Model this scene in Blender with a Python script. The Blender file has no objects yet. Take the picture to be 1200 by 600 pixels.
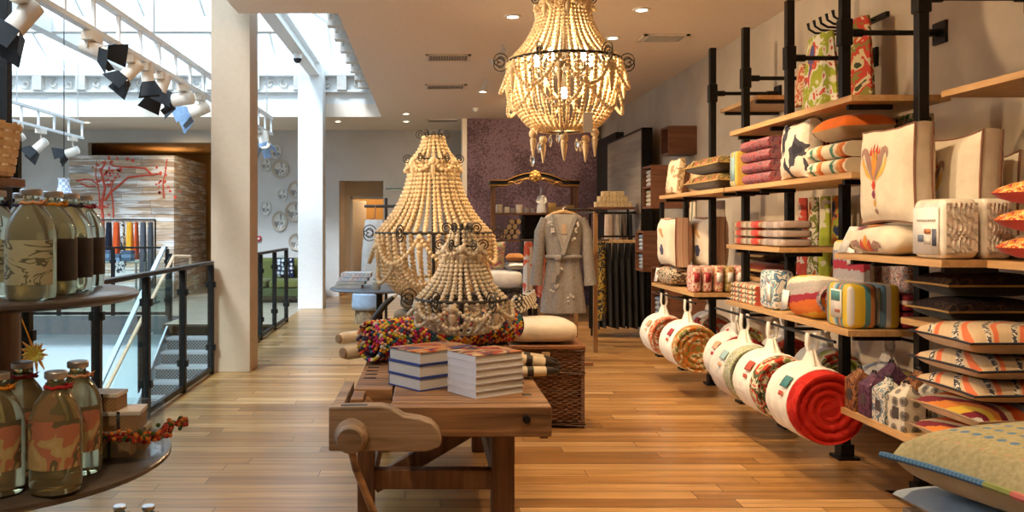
import bpy, math, random
from mathutils import Vector, Matrix, Euler, noise as mnoise
random.seed(7)
PI = math.pi
SC = bpy.context.scene
COL = SC.collection
HH, HY, VX, F = 1.585, 263.5, 500.0, 1000.0     # eye height, horizon row, vanishing column, focal length in pixels
def P(px, py, Y):
    return Vector(((px-VX)*Y/F, Y, HH-(py-HY)*Y/F))
def V(*a): return Vector(a)

# ------------------------------------------------------------------ objects
def tag(o, label=None, cat=None, group=None, kind=None):
    if label: o['label'] = label
    if cat: o['category'] = cat
    if group: o['group'] = group
    if kind: o['kind'] = kind
    return o
def thing(name, label, cat, loc=(0,0,0), rz=0, group=None):
    o = bpy.data.objects.new(name, None); COL.objects.link(o)
    o.empty_display_size = .05
    o.location = loc; o.rotation_euler = (0,0,rz)
    return tag(o, label, cat, group)
def wloc(o):
    v = Vector((0,0,0))
    while o is not None:
        v += o.location; o = o.parent
    return v
def copy_tree(o, parent=None):
    c = o.copy(); COL.objects.link(c)
    c.parent = parent
    for ch in [x for x in bpy.data.objects if x.parent == o]:
        copy_tree(ch, c)
    return c
def kids(o): return list(o.children)
def dup(o, loc, rot=None, label=None, group=None):
    def cp(s, par):
        c = s.copy(); COL.objects.link(c); c.parent = par
        for ch in kids(s): cp(ch, c)
        return c
    c = cp(o, None); c.location = loc
    if rot is not None: c.rotation_euler = rot
    if label: c['label'] = label
    if group: c['group'] = group
    return c

class MB:
    def __init__(self, M=None):
        self.v=[]; self.f=[]; self.mi=[]; self.m=0; self.M = M or Matrix()
    def _add(self, vs, fs):
        b=len(self.v); M=self.M
        self.v += [M @ Vector(p) for p in vs]
        self.f += [tuple(b+i for i in f) for f in fs]
        self.mi += [self.m]*len(fs)
        return self
    def box(self, x0,x1,y0,y1,z0,z1):
        vs=[(x,y,z) for z in (z0,z1) for y in (y0,y1) for x in (x0,x1)]
        return self._add(vs,[(0,2,3,1),(4,5,7,6),(0,1,5,4),(2,6,7,3),(0,4,6,2),(1,3,7,5)])
    def cbox(self, c, s):
        return self.box(c[0]-s[0]/2,c[0]+s[0]/2,c[1]-s[1]/2,c[1]+s[1]/2,c[2]-s[2]/2,c[2]+s[2]/2)
    def bar(self, a, b, w, h=None, up=(0,0,1)):
        h = h or w
        a=Vector(a); b=Vector(b); d=(b-a).normalized(); u=Vector(up)
        if abs(d.dot(u))>.98: u=Vector((0,1,0))
        s=d.cross(u).normalized(); u=s.cross(d).normalized()
        vs=[p+s*i*w/2+u*j*h/2 for p in (a,b) for i,j in ((-1,-1),(1,-1),(1,1),(-1,1))]
        return self._add(vs,[(0,1,2,3),(7,6,5,4),(0,4,5,1),(1,5,6,2),(2,6,7,3),(3,7,4,0)])
    def tube(self, pts, r, n=8, closed=False, caps=True):
        pts=[Vector(p) for p in pts]; k=len(pts)
        rs = r if isinstance(r,(list,tuple)) else [r]*k
        d0=(pts[1]-pts[0]).normalized()
        a=Vector((0,0,1)) if abs(d0.z)<.9 else Vector((1,0,0))
        s=d0.cross(a).normalized(); vs=[]
        for i,p in enumerate(pts):
            if closed: d=(pts[(i+1)%k]-pts[i-1])
            else: d=pts[min(i+1,k-1)]-pts[max(i-1,0)]
            if d.length<1e-9: d=d0
            d.normalize(); s=(s-d*s.dot(d)).normalized(); u=d.cross(s)
            for j in range(n):
                t=2*PI*j/n
                vs.append(p+(s*math.cos(t)+u*math.sin(t))*rs[i])
        fs=[]
        for i in range(k if closed else k-1):
            A=i*n; B=((i+1)%k)*n
            for j in range(n):
                fs.append((A+j,A+(j+1)%n,B+(j+1)%n,B+j))
        if caps and not closed:
            fs.append(tuple(range(n-1,-1,-1))); fs.append(tuple((k-1)*n+j for j in range(n)))
        return self._add(vs,fs)
    def lathe(self, prof, n=24, c=(0,0,0), caps=True):
        vs=[]; fs=[]
        for r,z in prof:
            for j in range(n):
                t=2*PI*j/n; vs.append((c[0]+r*math.cos(t),c[1]+r*math.sin(t),c[2]+z))
        for i in range(len(prof)-1):
            for j in range(n):
                fs.append((i*n+j,i*n+(j+1)%n,(i+1)*n+(j+1)%n,(i+1)*n+j))
        if caps:
            if prof[0][0]>1e-6: fs.append(tuple(range(n-1,-1,-1)))
            if prof[-1][0]>1e-6: fs.append(tuple((len(prof)-1)*n+j for j in range(n)))
        return self._add(vs,fs)
    def loft(self, secs, caps=True):
        n=len(secs[0]); vs=[p for s in secs for p in s]; fs=[]
        for i in range(len(secs)-1):
            for j in range(n):
                fs.append((i*n+j,i*n+(j+1)%n,(i+1)*n+(j+1)%n,(i+1)*n+j))
        if caps:
            fs.append(tuple(range(n-1,-1,-1))); fs.append(tuple((len(secs)-1)*n+j for j in range(n)))
        return self._add(vs,fs)
    def sup(self, a,b,c, e1=.3,e2=.3, ctr=(0,0,0), nu=20, nv=10):
        sg=lambda x,e: math.copysign(abs(x)**e,x)
        vs=[];fs=[]
        for i in range(nv+1):
            t=-PI/2+PI*i/nv
            for j in range(nu):
                p=2*PI*(j+.5)/nu
                vs.append((ctr[0]+a*sg(math.cos(t),e1)*sg(math.cos(p),e2),
                           ctr[1]+b*sg(math.cos(t),e1)*sg(math.sin(p),e2),
                           ctr[2]+c*sg(math.sin(t),e1)))
        for i in range(nv):
            for j in range(nu):
                fs.append((i*nu+j,i*nu+(j+1)%nu,(i+1)*nu+(j+1)%nu,(i+1)*nu+j))
        return self._add(vs,fs)
    def prism(self, poly, axis, a0, a1):
        n=len(poly)
        def mk(p,a):
            return {'x':(a,p[0],p[1]),'y':(p[0],a,p[1]),'z':(p[0],p[1],a)}[axis]
        vs=[mk(p,a0) for p in poly]+[mk(p,a1) for p in poly]
        fs=[tuple(range(n-1,-1,-1)),tuple(range(n,2*n))]+[(j,(j+1)%n,n+(j+1)%n,n+j) for j in range(n)]
        return self._add(vs,fs)
    def sheet(self, fn, nu, nv):
        vs=[fn(i/nu,j/nv) for j in range(nv+1) for i in range(nu+1)]
        fs=[(j*(nu+1)+i,j*(nu+1)+i+1,(j+1)*(nu+1)+i+1,(j+1)*(nu+1)+i) for j in range(nv) for i in range(nu)]
        return self._add(vs,fs)
    def pillow(self, w,h,t, n=14, m_back=None, droop=0):
        for s in (1,-1):
            if s<0 and m_back is not None: old=self.m; self.m=m_back
            fn=lambda a,b: pil(2*a-1,(2*b-1)*s,w,h,t,s)
            self.sheet(fn,n,n)
            if s<0 and m_back is not None: self.m=old
        return self
def pil(u,v,w,h,t,s=1,off=0):
    x=w/2*u*(1-.07*(1-v*v)*u*u); y=h/2*v*(1-.07*(1-u*u)*v*v)
    z=s*(t/2*max(0,(1-u**4)*(1-v**4))**.55+off)
    return Vector((x,y,z))

def O(name, mb, mats, parent=None, loc=None, rot=None, world=False, bev=0, solid=0, sub=0, label=None, kind=None, sharp=38):
    me=bpy.data.meshes.new(name)
    me.from_pydata([tuple(p) for p in mb.v],[],mb.f)
    for m in (mats if isinstance(mats,(list,tuple)) else [mats]): me.materials.append(m)
    for p,i in zip(me.polygons,mb.mi):
        p.material_index=i; p.use_smooth=True
    import bmesh
    b=bmesh.new(); b.from_mesh(me)
    bmesh.ops.remove_doubles(b,verts=b.verts,dist=1e-5)
    bmesh.ops.recalc_face_normals(b,faces=b.faces)
    b.to_mesh(me); b.free()
    me.set_sharp_from_angle(angle=math.radians(sharp))
    o=bpy.data.objects.new(name,me); COL.objects.link(o)
    if parent is not None: o.parent=parent
    if loc is not None: o.location=loc
    if rot is not None: o.rotation_euler=rot
    if world and parent is not None: o.location=-wloc(parent)
    if solid:
        m=o.modifiers.new('s','SOLIDIFY'); m.thickness=solid; m.offset=0
    if bev:
        m=o.modifiers.new('b','BEVEL'); m.width=bev; m.segments=2; m.limit_method='ANGLE'; m.angle_limit=.6
    if sub:
        m=o.modifiers.new('u','SUBSURF'); m.levels=sub; m.render_levels=sub
    if label: o['label']=label
    if kind: o['kind']=kind
    return o
def again(o, parent, loc=None, rot=None):
    c=o.copy(); COL.objects.link(c); c.parent=parent
    if loc is not None: c.location=loc
    if rot is not None: c.rotation_euler=rot
    return c
def S(name, mb, mats, **k):
    return tag(O(name,mb,mats,**k),kind='structure')
def ring(r,n,z=0,c=(0,0),ph=0):
    return [V(c[0]+r*math.cos(ph+2*PI*i/n),c[1]+r*math.sin(ph+2*PI*i/n),z) for i in range(n)]
def arc(a,b,n): return [a+(b-a)*i/(n-1) for i in range(n)]
ORD=['first','second','third','fourth','fifth','sixth','seventh','eighth','ninth','tenth','eleventh','twelfth']

# ------------------------------------------------------------------ materials
def newmat(name):
    m=bpy.data.materials.new(name); m.use_nodes=True
    nt=m.node_tree; b=nt.nodes['Principled BSDF']
    return m,nt,b
def N(nt,t,**kw):
    n=nt.nodes.new('ShaderNode'+t)
    for k,v in kw.items():
        k2=k.replace('_',' ')
        if k in n.inputs: n.inputs[k].default_value=v
        elif k2 in n.inputs: n.inputs[k2].default_value=v
        else: setattr(n,k,v)
    return n
def c4(c): return (c[0],c[1],c[2],1)
def coords(nt, scale=(1,1,1), rot=(0,0,0), kind='Object'):
    tc=N(nt,'TexCoord'); mp=N(nt,'Mapping'); mp.inputs['Scale'].default_value=scale; mp.inputs['Rotation'].default_value=rot
    nt.links.new(tc.outputs[kind],mp.inputs['Vector']); return mp.outputs['Vector']
def bump(nt,b,src,strength=.3,dist=.01):
    bp=N(nt,'Bump',Strength=strength,Distance=dist); nt.links.new(src,bp.inputs['Height']); nt.links.new(bp.outputs['Normal'],b.inputs['Normal'])
def ramp(nt,src,cols,const=True,lo=0,hi=1):
    r=N(nt,'ValToRGB'); cr=r.color_ramp; cr.interpolation='CONSTANT' if const else 'LINEAR'
    n=len(cols)
    while len(cr.elements)<n: cr.elements.new(.5)
    for i,c in enumerate(cols):
        cr.elements[i].position=lo+(hi-lo)*(i/(n if const else max(1,n-1))); cr.elements[i].color=c4(c)
    nt.links.new(src,r.inputs['Fac']); return r.outputs['Color']
def plain(name,col,rough=.6,metal=0,var=.12,scale=25,bmp=.12,coat=0,spec=.4):
    m,nt,b=newmat(name)
    b.inputs['Roughness'].default_value=rough; b.inputs['Metallic'].default_value=metal
    b.inputs['Coat Weight'].default_value=coat; b.inputs['Specular IOR Level'].default_value=spec
    nz=N(nt,'TexNoise',Scale=scale,Detail=4.0); nt.links.new(coords(nt),nz.inputs['Vector'])
    lo=[max(0,x*(1-var)) for x in col]; hi=[min(1,x*(1+var)) for x in col]
    nt.links.new(ramp(nt,nz.outputs['Fac'],[lo,hi],False,.3,.7),b.inputs['Base Color'])
    if bmp: bump(nt,b,nz.outputs['Fac'],bmp,.004)
    return m
def fabric(name,col,rough=.9,var=.1):
    m,nt,b=newmat(name); b.inputs['Roughness'].default_value=rough; b.inputs['Specular IOR Level'].default_value=.15
    b.inputs['Sheen Weight'].default_value=.15
    co=coords(nt)
    nz=N(nt,'TexNoise',Scale=9.0,Detail=5.0); nt.links.new(co,nz.inputs['Vector'])
    lo=[max(0,x*(1-var)) for x in col]; hi=[min(1,x*(1+var)) for x in col]
    nt.links.new(ramp(nt,nz.outputs['Fac'],[lo,hi],False,.3,.7),b.inputs['Base Color'])
    n2=N(nt,'TexNoise',Scale=22.0,Detail=6.0); nt.links.new(co,n2.inputs['Vector'])
    bump(nt,b,n2.outputs['Fac'],.35,.012)
    return m
def pat(name,kind,cols,scale=20,axis=(1,0,0),rough=.85,coat=0,bm=.3,warp=.0):
    """printed or woven cloth: stripes along an axis, flecks, cells, checks or flowers"""
    m,nt,b=newmat(name); b.inputs['Roughness'].default_value=rough; b.inputs['Coat Weight'].default_value=coat
    b.inputs['Coat Roughness'].default_value=.12; b.inputs['Specular IOR Level'].default_value=.2
    co=coords(nt)
    if kind=='stripes':
        d=N(nt,'VectorMath',operation='DOT_PRODUCT'); d.inputs[1].default_value=[a*scale for a in axis]; nt.links.new(co,d.inputs[0])
        src=d.outputs['Value']
        if warp:
            nz=N(nt,'TexNoise',Scale=30.0,Detail=2.0); nt.links.new(co,nz.inputs['Vector'])
            a=N(nt,'Math',operation='MULTIPLY_ADD'); a.inputs[1].default_value=warp; nt.links.new(nz.outputs['Fac'],a.inputs[0]); nt.links.new(src,a.inputs[2]); src=a.outputs[0]
        f=N(nt,'Math',operation='FRACT'); nt.links.new(src,f.inputs[0]); src=f.outputs[0]
        col=ramp(nt,src,cols)
    elif kind=='noise':
        nz=N(nt,'TexNoise',Scale=float(scale),Detail=2.0,Distortion=.6); nt.links.new(co,nz.inputs['Vector']); src=nz.outputs['Fac']
        col=ramp(nt,src,cols,True,.3,.72)
    elif kind=='cells':
        vo=N(nt,'TexVoronoi',Scale=float(scale)); nt.links.new(co,vo.inputs['Vector'])
        sp=N(nt,'SeparateColor'); nt.links.new(vo.outputs['Color'],sp.inputs[0]); src=sp.outputs[0]
        col=ramp(nt,src,cols)
    elif kind=='dots':
        vo=N(nt,'TexVoronoi',Scale=float(scale)); vo.inputs['Randomness'].default_value=.35; nt.links.new(co,vo.inputs['Vector']); src=vo.outputs['Distance']
        col=ramp(nt,src,cols,True,0,.75)
    elif kind=='weave':
        w1=N(nt,'TexChecker',Scale=float(scale)); nt.links.new(co,w1.inputs['Vector']); src=w1.outputs['Fac']
        col=ramp(nt,src,cols)
    nt.links.new(col,b.inputs['Base Color'])
    n2=N(nt,'TexNoise',Scale=24.0,Detail=5.0); nt.links.new(co,n2.inputs['Vector'])
    bump(nt,b,n2.outputs['Fac'],bm,.012)
    return m
def wood(name,c1,c2,axis=0,rough=.5,scale=6,coat=0,bm=.15):
    m,nt,b=newmat(name); b.inputs['Roughness'].default_value=rough; b.inputs['Coat Weight'].default_value=coat
    sc=[scale*5]*3; sc[axis]=scale*.35
    co=coords(nt,sc)
    nz=N(nt,'TexNoise',Scale=1.0,Detail=6.0,Distortion=.8); nt.links.new(co,nz.inputs['Vector'])
    nt.links.new(ramp(nt,nz.outputs['Fac'],[c1,c2],False,.32,.68),b.inputs['Base Color'])
    bump(nt,b,nz.outputs['Fac'],bm,.005)
    return m
def emis(name,col,st):
    m,nt,b=newmat(name); b.inputs['Emission Color'].default_value=c4(col); b.inputs['Emission Strength'].default_value=st
    b.inputs['Base Color'].default_value=c4(col); return m
def pane(name,tint,fac=.07,rough=.02):
    m=bpy.data.materials.new(name); m.use_nodes=True; nt=m.node_tree; nt.nodes.clear()
    o=N(nt,'OutputMaterial'); t=N(nt,'BsdfTransparent',Color=c4(tint)); g=N(nt,'BsdfGlossy',Roughness=rough)
    x=N(nt,'MixShader',Fac=fac)
    nt.links.new(t.outputs[0],x.inputs[1]); nt.links.new(g.outputs[0],x.inputs[2]); nt.links.new(x.outputs[0],o.inputs[0]); return m
def glass(name,col,rough=.0,ior=1.4,tr=1.0):
    m,nt,b=newmat(name); b.inputs['Transmission Weight'].default_value=tr; b.inputs['Roughness'].default_value=rough
    b.inputs['Base Color'].default_value=c4(col); b.inputs['IOR'].default_value=ior; return m
def planks(name,cols,length,width,rough,mode='floor',mortar=(.05,.03,.015),seed=0,grain=(2.,40.,1.),patch=None):
    m,nt,b=newmat(name); b.inputs['Roughness'].default_value=rough
    tc=N(nt,'TexCoord'); sp=N(nt,'SeparateXYZ'); nt.links.new(tc.outputs['Object'],sp.inputs[0])
    cb=N(nt,'CombineXYZ')
    if mode=='floor': nt.links.new(sp.outputs[0],cb.inputs[0]); nt.links.new(sp.outputs[1],cb.inputs[1])
    else:
        a=N(nt,'MATH' if 0 else 'Math',operation='ADD'); nt.links.new(sp.outputs[0],a.inputs[0]); nt.links.new(sp.outputs[1],a.inputs[1])
        nt.links.new(a.outputs[0],cb.inputs[0]); nt.links.new(sp.outputs[2],cb.inputs[1])
    # random id per plank: white noise of the row and the shifted cell
    s2=N(nt,'SeparateXYZ'); nt.links.new(cb.outputs[0],s2.inputs[0])
    def math_(op,x,y=None):
        n=N(nt,'Math',operation=op)
        for i,s in enumerate((x,y)):
            if s is None: continue
            if isinstance(s,(int,float)): n.inputs[i].default_value=s
            else: nt.links.new(s,n.inputs[i])
        return n.outputs[0]
    row=math_('FLOOR',math_('DIVIDE',s2.outputs[1],width))
    wn=N(nt,'TexWhiteNoise',noise_dimensions='1D'); nt.links.new(row,wn.inputs['W'])
    xs=math_('ADD',math_('DIVIDE',s2.outputs[0],length),math_('MULTIPLY',wn.outputs['Value'],7.3))
    cell=math_('FLOOR',xs)
    c2=N(nt,'CombineXYZ'); nt.links.new(row,c2.inputs[0]); nt.links.new(cell,c2.inputs[1]); c2.inputs[2].default_value=seed
    w2=N(nt,'TexWhiteNoise',noise_dimensions='3D'); nt.links.new(c2.outputs[0],w2.inputs['Vector'])
    base=ramp(nt,w2.outputs['Value'],cols,False)
    mp=N(nt,'Mapping'); mp.inputs['Scale'].default_value=grain; nt.links.new(cb.outputs[0],mp.inputs[0])
    av=N(nt,'VectorMath',operation='ADD'); nt.links.new(mp.outputs[0],av.inputs[0]); 
    sc=N(nt,'VectorMath',operation='SCALE'); sc.inputs['Scale'].default_value=9.; nt.links.new(c2.outputs[0],sc.inputs[0]); nt.links.new(sc.outputs[0],av.inputs[1])
    nz=N(nt,'TexNoise',Scale=1.0,Detail=6.0,Distortion=.7); nt.links.new(av.outputs[0],nz.inputs['Vector'])
    g=ramp(nt,nz.outputs['Fac'],[(.62,.58,.54),(1.05,1.05,1.05)],False,.32,.62)
    mx=N(nt,'Mix',data_type='RGBA',blend_type='MULTIPLY'); mx.inputs['Factor'].default_value=.85
    nt.links.new(base,mx.inputs[6]); nt.links.new(g,mx.inputs[7]); out=mx.outputs[2]
    if patch:
        n3=N(nt,'TexNoise',Scale=1.0,Detail=5.0); m3=N(nt,'Mapping'); m3.inputs['Scale'].default_value=(1.2,9,1); nt.links.new(av.outputs[0],m3.inputs[0]) if 0 else nt.links.new(cb.outputs[0],m3.inputs[0]); nt.links.new(m3.outputs[0],n3.inputs['Vector'])
        f3=ramp(nt,n3.outputs['Fac'],[(0,0,0),(1,1,1)],False,.52,.6)
        m4=N(nt,'Mix',data_type='RGBA'); nt.links.new(f3,m4.inputs[0]); nt.links.new(out,m4.inputs[6]); m4.inputs[7].default_value=c4(patch); out=m4.outputs[2]
    # joints
    fy=math_('FRACT',math_('DIVIDE',s2.outputs[1],width)); fx=math_('FRACT',xs)
    j=math_('MAXIMUM',math_('LESS_THAN',fy,.05),math_('LESS_THAN',fx,.004*1.2/length))
    mj=N(nt,'Mix',data_type='RGBA'); nt.links.new(j,mj.inputs[0]); nt.links.new(out,mj.inputs[6]); mj.inputs[7].default_value=c4(mortar)
    nt.links.new(mj.outputs[2],b.inputs['Base Color'])
    bump(nt,b,nz.outputs['Fac'],.12,.004)
    return m
def plaster(name,c1,c2,scale=1.2,rough=.85):
    m,nt,b=newmat(name); b.inputs['Roughness'].default_value=rough; b.inputs['Specular IOR Level'].default_value=.2
    co=coords(nt)
    nz=N(nt,'TexNoise',Scale=float(scale),Detail=9.0,Roughness=.62,Distortion=.5); nt.links.new(co,nz.inputs['Vector'])
    nt.links.new(ramp(nt,nz.outputs['Fac'],[c1,c2],False,.3,.7),b.inputs['Base Color'])
    bump(nt,b,nz.outputs['Fac'],.1,.01); return m

WHITE=plain('white_paint',(.8,.8,.78),.55,var=.03,bmp=.03)
CREAMPAINT=plain('warm_white_paint',(.78,.69,.58),.6,var=.03,bmp=.03)
COLWARM=plain('column_white_warm_lit',(.54,.415,.29),.6,var=.03,bmp=.03)  # white column; the warm lamplight on it is put into this tan colour
CEIL=plain('ceiling_paint',(.88,.77,.64),.8,var=.03,bmp=.02)
PLAST=plaster('plaster_grey',(.50,.43,.34),(.66,.58,.47))
PLASTB=plaster('plaster_back',(.58,.56,.53),(.69,.67,.64),.8)
FLOOR=planks('oak_floor',[(.30,.14,.042),(.55,.30,.10),(.44,.22,.07),(.68,.41,.17),(.36,.175,.055),(.60,.34,.13)],1.7,.145,.30,grain=(1.1,20.,1.))
PALEFLOOR=planks('pale_floor',[(.5,.42,.33),(.6,.52,.42),(.55,.48,.4)],2.4,.16,.35)
CLAD=planks('reclaimed_boards',[(.5,.36,.25),(.65,.6,.54),(.44,.33,.25),(.7,.56,.4),(.6,.44,.3),(.42,.41,.41)],.95,.15,.8,'wall',seed=3,grain=(3.,25.,1.),patch=(.75,.75,.74))
PURPLE=None
def _purple():
    m,nt,b=newmat('purple_limewash'); b.inputs['Roughness'].default_value=.75; co=coords(nt)
    n1=N(nt,'TexNoise',Scale=1.1,Detail=3.0); nt.links.new(co,n1.inputs['Vector'])
    n2=N(nt,'TexNoise',Scale=26.0,Detail=8.0,Distortion=.8); nt.links.new(co,n2.inputs['Vector'])
    a=N(nt,'Math',operation='ADD'); nt.links.new(n1.outputs['Fac'],a.inputs[0]); nt.links.new(n2.outputs['Fac'],a.inputs[1])
    nt.links.new(ramp(nt,a.outputs[0],[(.04,.018,.028),(.07,.035,.052),(.105,.055,.078),(.17,.10,.13)],False,.62,1.42),b.inputs['Base Color']); return m
PURPLE=_purple()
BLACK=plain('black_steel',(.018,.016,.015),.45,.6,var=.2,bmp=.05)
DARKIRON=plain('dark_wrought_iron',(.05,.042,.035),.55,.5,var=.3)
STEEL=plain('brushed_steel',(.55,.56,.58),.3,1,var=.05,bmp=.02)
OAKSHELF=wood('oak_shelf',(.47,.26,.1),(.62,.38,.17),1,.5)
BENCHW=wood('old_bench_wood',(.09,.04,.016),(.36,.19,.085),0,.55,4,bm=.6)
BENCHL=wood('old_bench_leg',(.10,.045,.022),(.22,.11,.05),2,.6,5,bm=.3)
GREYWOOD=wood('weathered_wood',(.13,.085,.05),(.36,.25,.165),0,.65,4,bm=.6)
BEAD=plain('pale_wood_bead',(.80,.62,.38),.5,var=.16,scale=60,bmp=.05)
BEADG=plain('greyed_wood_bead',(.64,.54,.40),.55,var=.16,scale=60,bmp=.05)
GLASSP=pane('railing_glass',(.9,.96,.95),.06)
SKYP=pane('skylight_glass',(.97,.99,1.),.03)
BLACKF=fabric('black_cloth',(.012,.012,.014))
CREAM=fabric('cream_cloth',(.78,.70,.56)); CREAM2=fabric('natural_linen',(.62,.5,.36)); WHITEC=fabric('white_cotton',(.85,.82,.76))
GREYC=fabric('grey_cloth',(.33,.31,.29)); TAN=fabric('tan_cloth',(.42,.3,.18)); DENIM=fabric('denim_cloth',(.22,.33,.48)); DENIML=fabric('light_denim',(.33,.45,.60))
PAPER=plain('paper',(.82,.8,.76),.7,var=.03,bmp=.0)
BROWNBOX=wood('brown_wood_box',(.13,.05,.025),(.24,.10,.05),0,.45)
# ------------------------------------------------------------------ the setting
CZ=3.685; WX=3.5; YB=18.9; VXE=-2.36   # ceiling, right wall, back wall, edge of the stairwell
mb=MB(); mb.box(VXE,WX,-3,YB+4,-.3,0); mb.box(-9.5,VXE,-3,3.6,-.3,0)
S('floor',mb,FLOOR)
mb=MB(); mb.box(-9.5,-4.2,14.7,23,-.3,0); mb.box(-4.2,VXE,13.6,23,-.3,0)
S('floor_landing',mb,PALEFLOOR)
S('trim_1',MB().box(VXE-.03,VXE,3.6,13.6,-.3,.02),BLACK)
S('trim_2',MB().box(-9.5,-4.2,14.66,14.7,-.3,.02),plain('fascia_grey',(.12,.12,.12),.5))
# stairwell shell
mb=MB(); mb.box(-9.5,VXE,14.9,15.1,-4.6,-.3); S('wall_lower_back',mb,plain('lower_white',(.78,.84,.88),.5,var=.02,bmp=0))
S('wall_lower_right',MB().box(VXE,VXE+.1,3.3,15,-4.6,-.3),WHITE)
S('wall_lower_front',MB().box(-9.5,VXE,3.4,3.6,-4.6,-.3),WHITE)
S('floor_lower',MB().box(-9.6,VXE+.1,3.4,15.1,-4.8,-4.6),plain('lower_tile',(.7,.75,.78),.3,var=.02,bmp=0))
# shop walls
S('wall_right',MB().box(WX,WX+.2,-3,YB+.2,-.3,CZ+.2),PLAST)
S('wall_left',MB().box(-9.7,-9.5,-3,23,-4.8,4.6),PLASTB)
S('wall_front',MB().box(-9.7,WX+.2,-3.2,-3,-.3,CZ+.9),CREAMPAINT)
mb=MB()
mb.box(-9.5,-7.5,YB,YB+.2,0,CZ); mb.box(-7.5,-4.6,YB,YB+.2,3.41,CZ); mb.box(-4.6,-1.94,YB,YB+.2,0,CZ)
mb.box(-1.94,-.96,YB,YB+.2,2.56,CZ); mb.box(-.96,WX,YB,YB+.2,0,CZ)
S('wall_back',mb,PLASTB)
OCHRE=plain('ochre_paint',(.55,.34,.12),.7,var=.04,bmp=.02)
mb=MB(); mb.box(-9.,-4.5,22.4,22.6,0,3.45); mb.box(-9,-4.4,YB+.2,22.6,3.41,3.55); mb.box(-4.6,-4.4,YB+.2,22.4,0,3.41); mb.box(-9.,-8.8,YB+.2,22.4,0,3.41)
S('wall_alcove',mb,OCHRE)
# room seen through the doorway
mb=MB(); mb.box(-2.1,-1.94,YB+.2,23,0,2.7); mb.box(-.96,-.8,YB+.2,23,0,2.7); mb.box(-2.1,-.8,YB+.2,23,2.7,2.8)
mb.box(-1.94,-.96,20.4,20.5,2.27,2.7); mb.box(-1.94,-1.8,20.4,20.5,0,2.27)
S('wall_lobby',mb,CREAMPAINT)
S('wall_lobby_back',MB().box(-1.94,-.96,22.4,22.5,0,2.7),OCHRE)
mb=MB(); mb.box(-1.82,-1.76,20.38,20.52,0,2.27); mb.box(-1.82,-.97,20.38,20.52,2.2,2.27)
d=S('door_1',mb,WHITE,bev=.006)
O('door_leaf',MB(Matrix.Translation((-1.76,20.52,0))@Matrix.Rotation(math.radians(72),4,'Z')).box(0,.82,0,.045,.01,2.18),WHITE,d)
O('door_handle',MB().tube([V(-1.50,20.9,1.05),V(-1.42,20.86,1.05),V(-1.42,20.72,1.05)],.012),STEEL,d)
# ceiling with the roof-light opening
mb=MB()
mb.box(-.88,WX,-3,YB,CZ,CZ+.25); mb.box(-1.87,-.88,-3,8.48,CZ,CZ+.25)
mb.box(-9.5,-.88,16.6,YB,CZ,CZ+.25); mb.box(-9.5,-1.87,-3,2.2,CZ,CZ+.25)
S('ceiling',mb,CEIL)
# upstand of the roof-light, its ledge and its carved cornice
mb=MB()
mb.box(-9.5,-.78,16.62,16.8,CZ+.02,4.75); mb.box(-.86,-.68,8.3,16.8,CZ+.02,4.75); mb.box(-1.99,-.68,8.3,8.46,CZ+.25,4.75)
mb.box(-1.99,-1.87,2.2,8.46,CZ+.25,4.75); mb.box(-9.5,-1.87,2.05,2.2,CZ,4.75)
S('wall_roof_light',mb,WHITE)
mb=MB(); mb.box(-9.5,-.88,16.44,16.64,4.46,4.56); mb.box(-9.5,-.88,16.5,16.64,4.15,4.19); mb.box(-1.34,-.85,8.5,16.45,4.46,4.56); mb.box(-.94,-.85,8.5,16.6,4.15,4.19)
S('trim_3',mb,WHITE,bev=.01)
# carved cornice panels: brackets and scrolls
SCR=plain('carved_plaster',(.62,.58,.53),.8,var=.1)
mb=MB()
for i in range(30):
    x=-9.2+i*.28
    if i%3==0: mb.box(x-.09,x+.09,16.44,16.62,4.19,4.46)
    else:
        pts=[V(x+(.1-.09*t)*math.cos(6*t+i*2.),16.6-.03*math.sin(3*t),4.32+(.1-.09*t)*math.sin(6*t+i*2.)) for t in arc(0,1,18)]
        mb.tube(pts,.022,5)
for i in range(28):
    y=8.7+i*.28
    if i%3==0: mb.box(-1.30,-.86,y-.09,y+.09,4.19,4.46)
    else:
        mb.box(-1.2,-.86,y-.14,y+.14,4.30,4.46)
        pts=[V(-1.22-.03*math.sin(3*t),y+(.1-.09*t)*math.cos(6*t+i*2.),4.32+(.1-.09*t)*math.sin(6*t+i*2.)) for t in arc(0,1,18)]
        mb.tube(pts,.022,5)
S('trim_4',mb,SCR)
# hipped glass roof
RX0,RX1,RY0,RY1,RZ0,RZ1=-9.6,-.72,2.1,16.8,4.75,7.2
w=O('window_1',MB().box(RX0,RX1,RY1-.1,RY1+.02,RZ0-.1,RZ0+.05).box(RX0,RX1,RY0,RY0+.1,RZ0-.1,RZ0+.05).box(RX1-.1,RX1,RY0,RY1,RZ0-.1,RZ0+.05).box(RX0,RX0+.1,RY0,RY1,RZ0-.1,RZ0+.05),WHITE); tag(w,kind='structure')
XM=(RX0+RX1)/2; a=V(XM,RY0+4.4,RZ1); b=V(XM,RY1-4.4,RZ1)
c=[V(RX0,RY0,RZ0),V(RX1,RY0,RZ0),V(RX1,RY1,RZ0),V(RX0,RY1,RZ0)]
g=MB(); g._add([c[0],c[1],c[2],c[3],a,b],[(0,1,4),(1,2,5,4),(2,3,5),(3,0,4,5)])
O('skylight_glazing',g,SKYP,w)
r=MB()
for q in ((a,b),(a,c[0]),(a,c[1]),(b,c[2]),(b,c[3])): r.bar(q[0],q[1],.09,.12)
for i in range(1,8):
    t=i/8; p=c[3].lerp(c[2],t); top=c[3].lerp(b,2*t) if t<.5 else c[2].lerp(b,2*(1-t)); r.bar(p,top,.04,.07)
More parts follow.
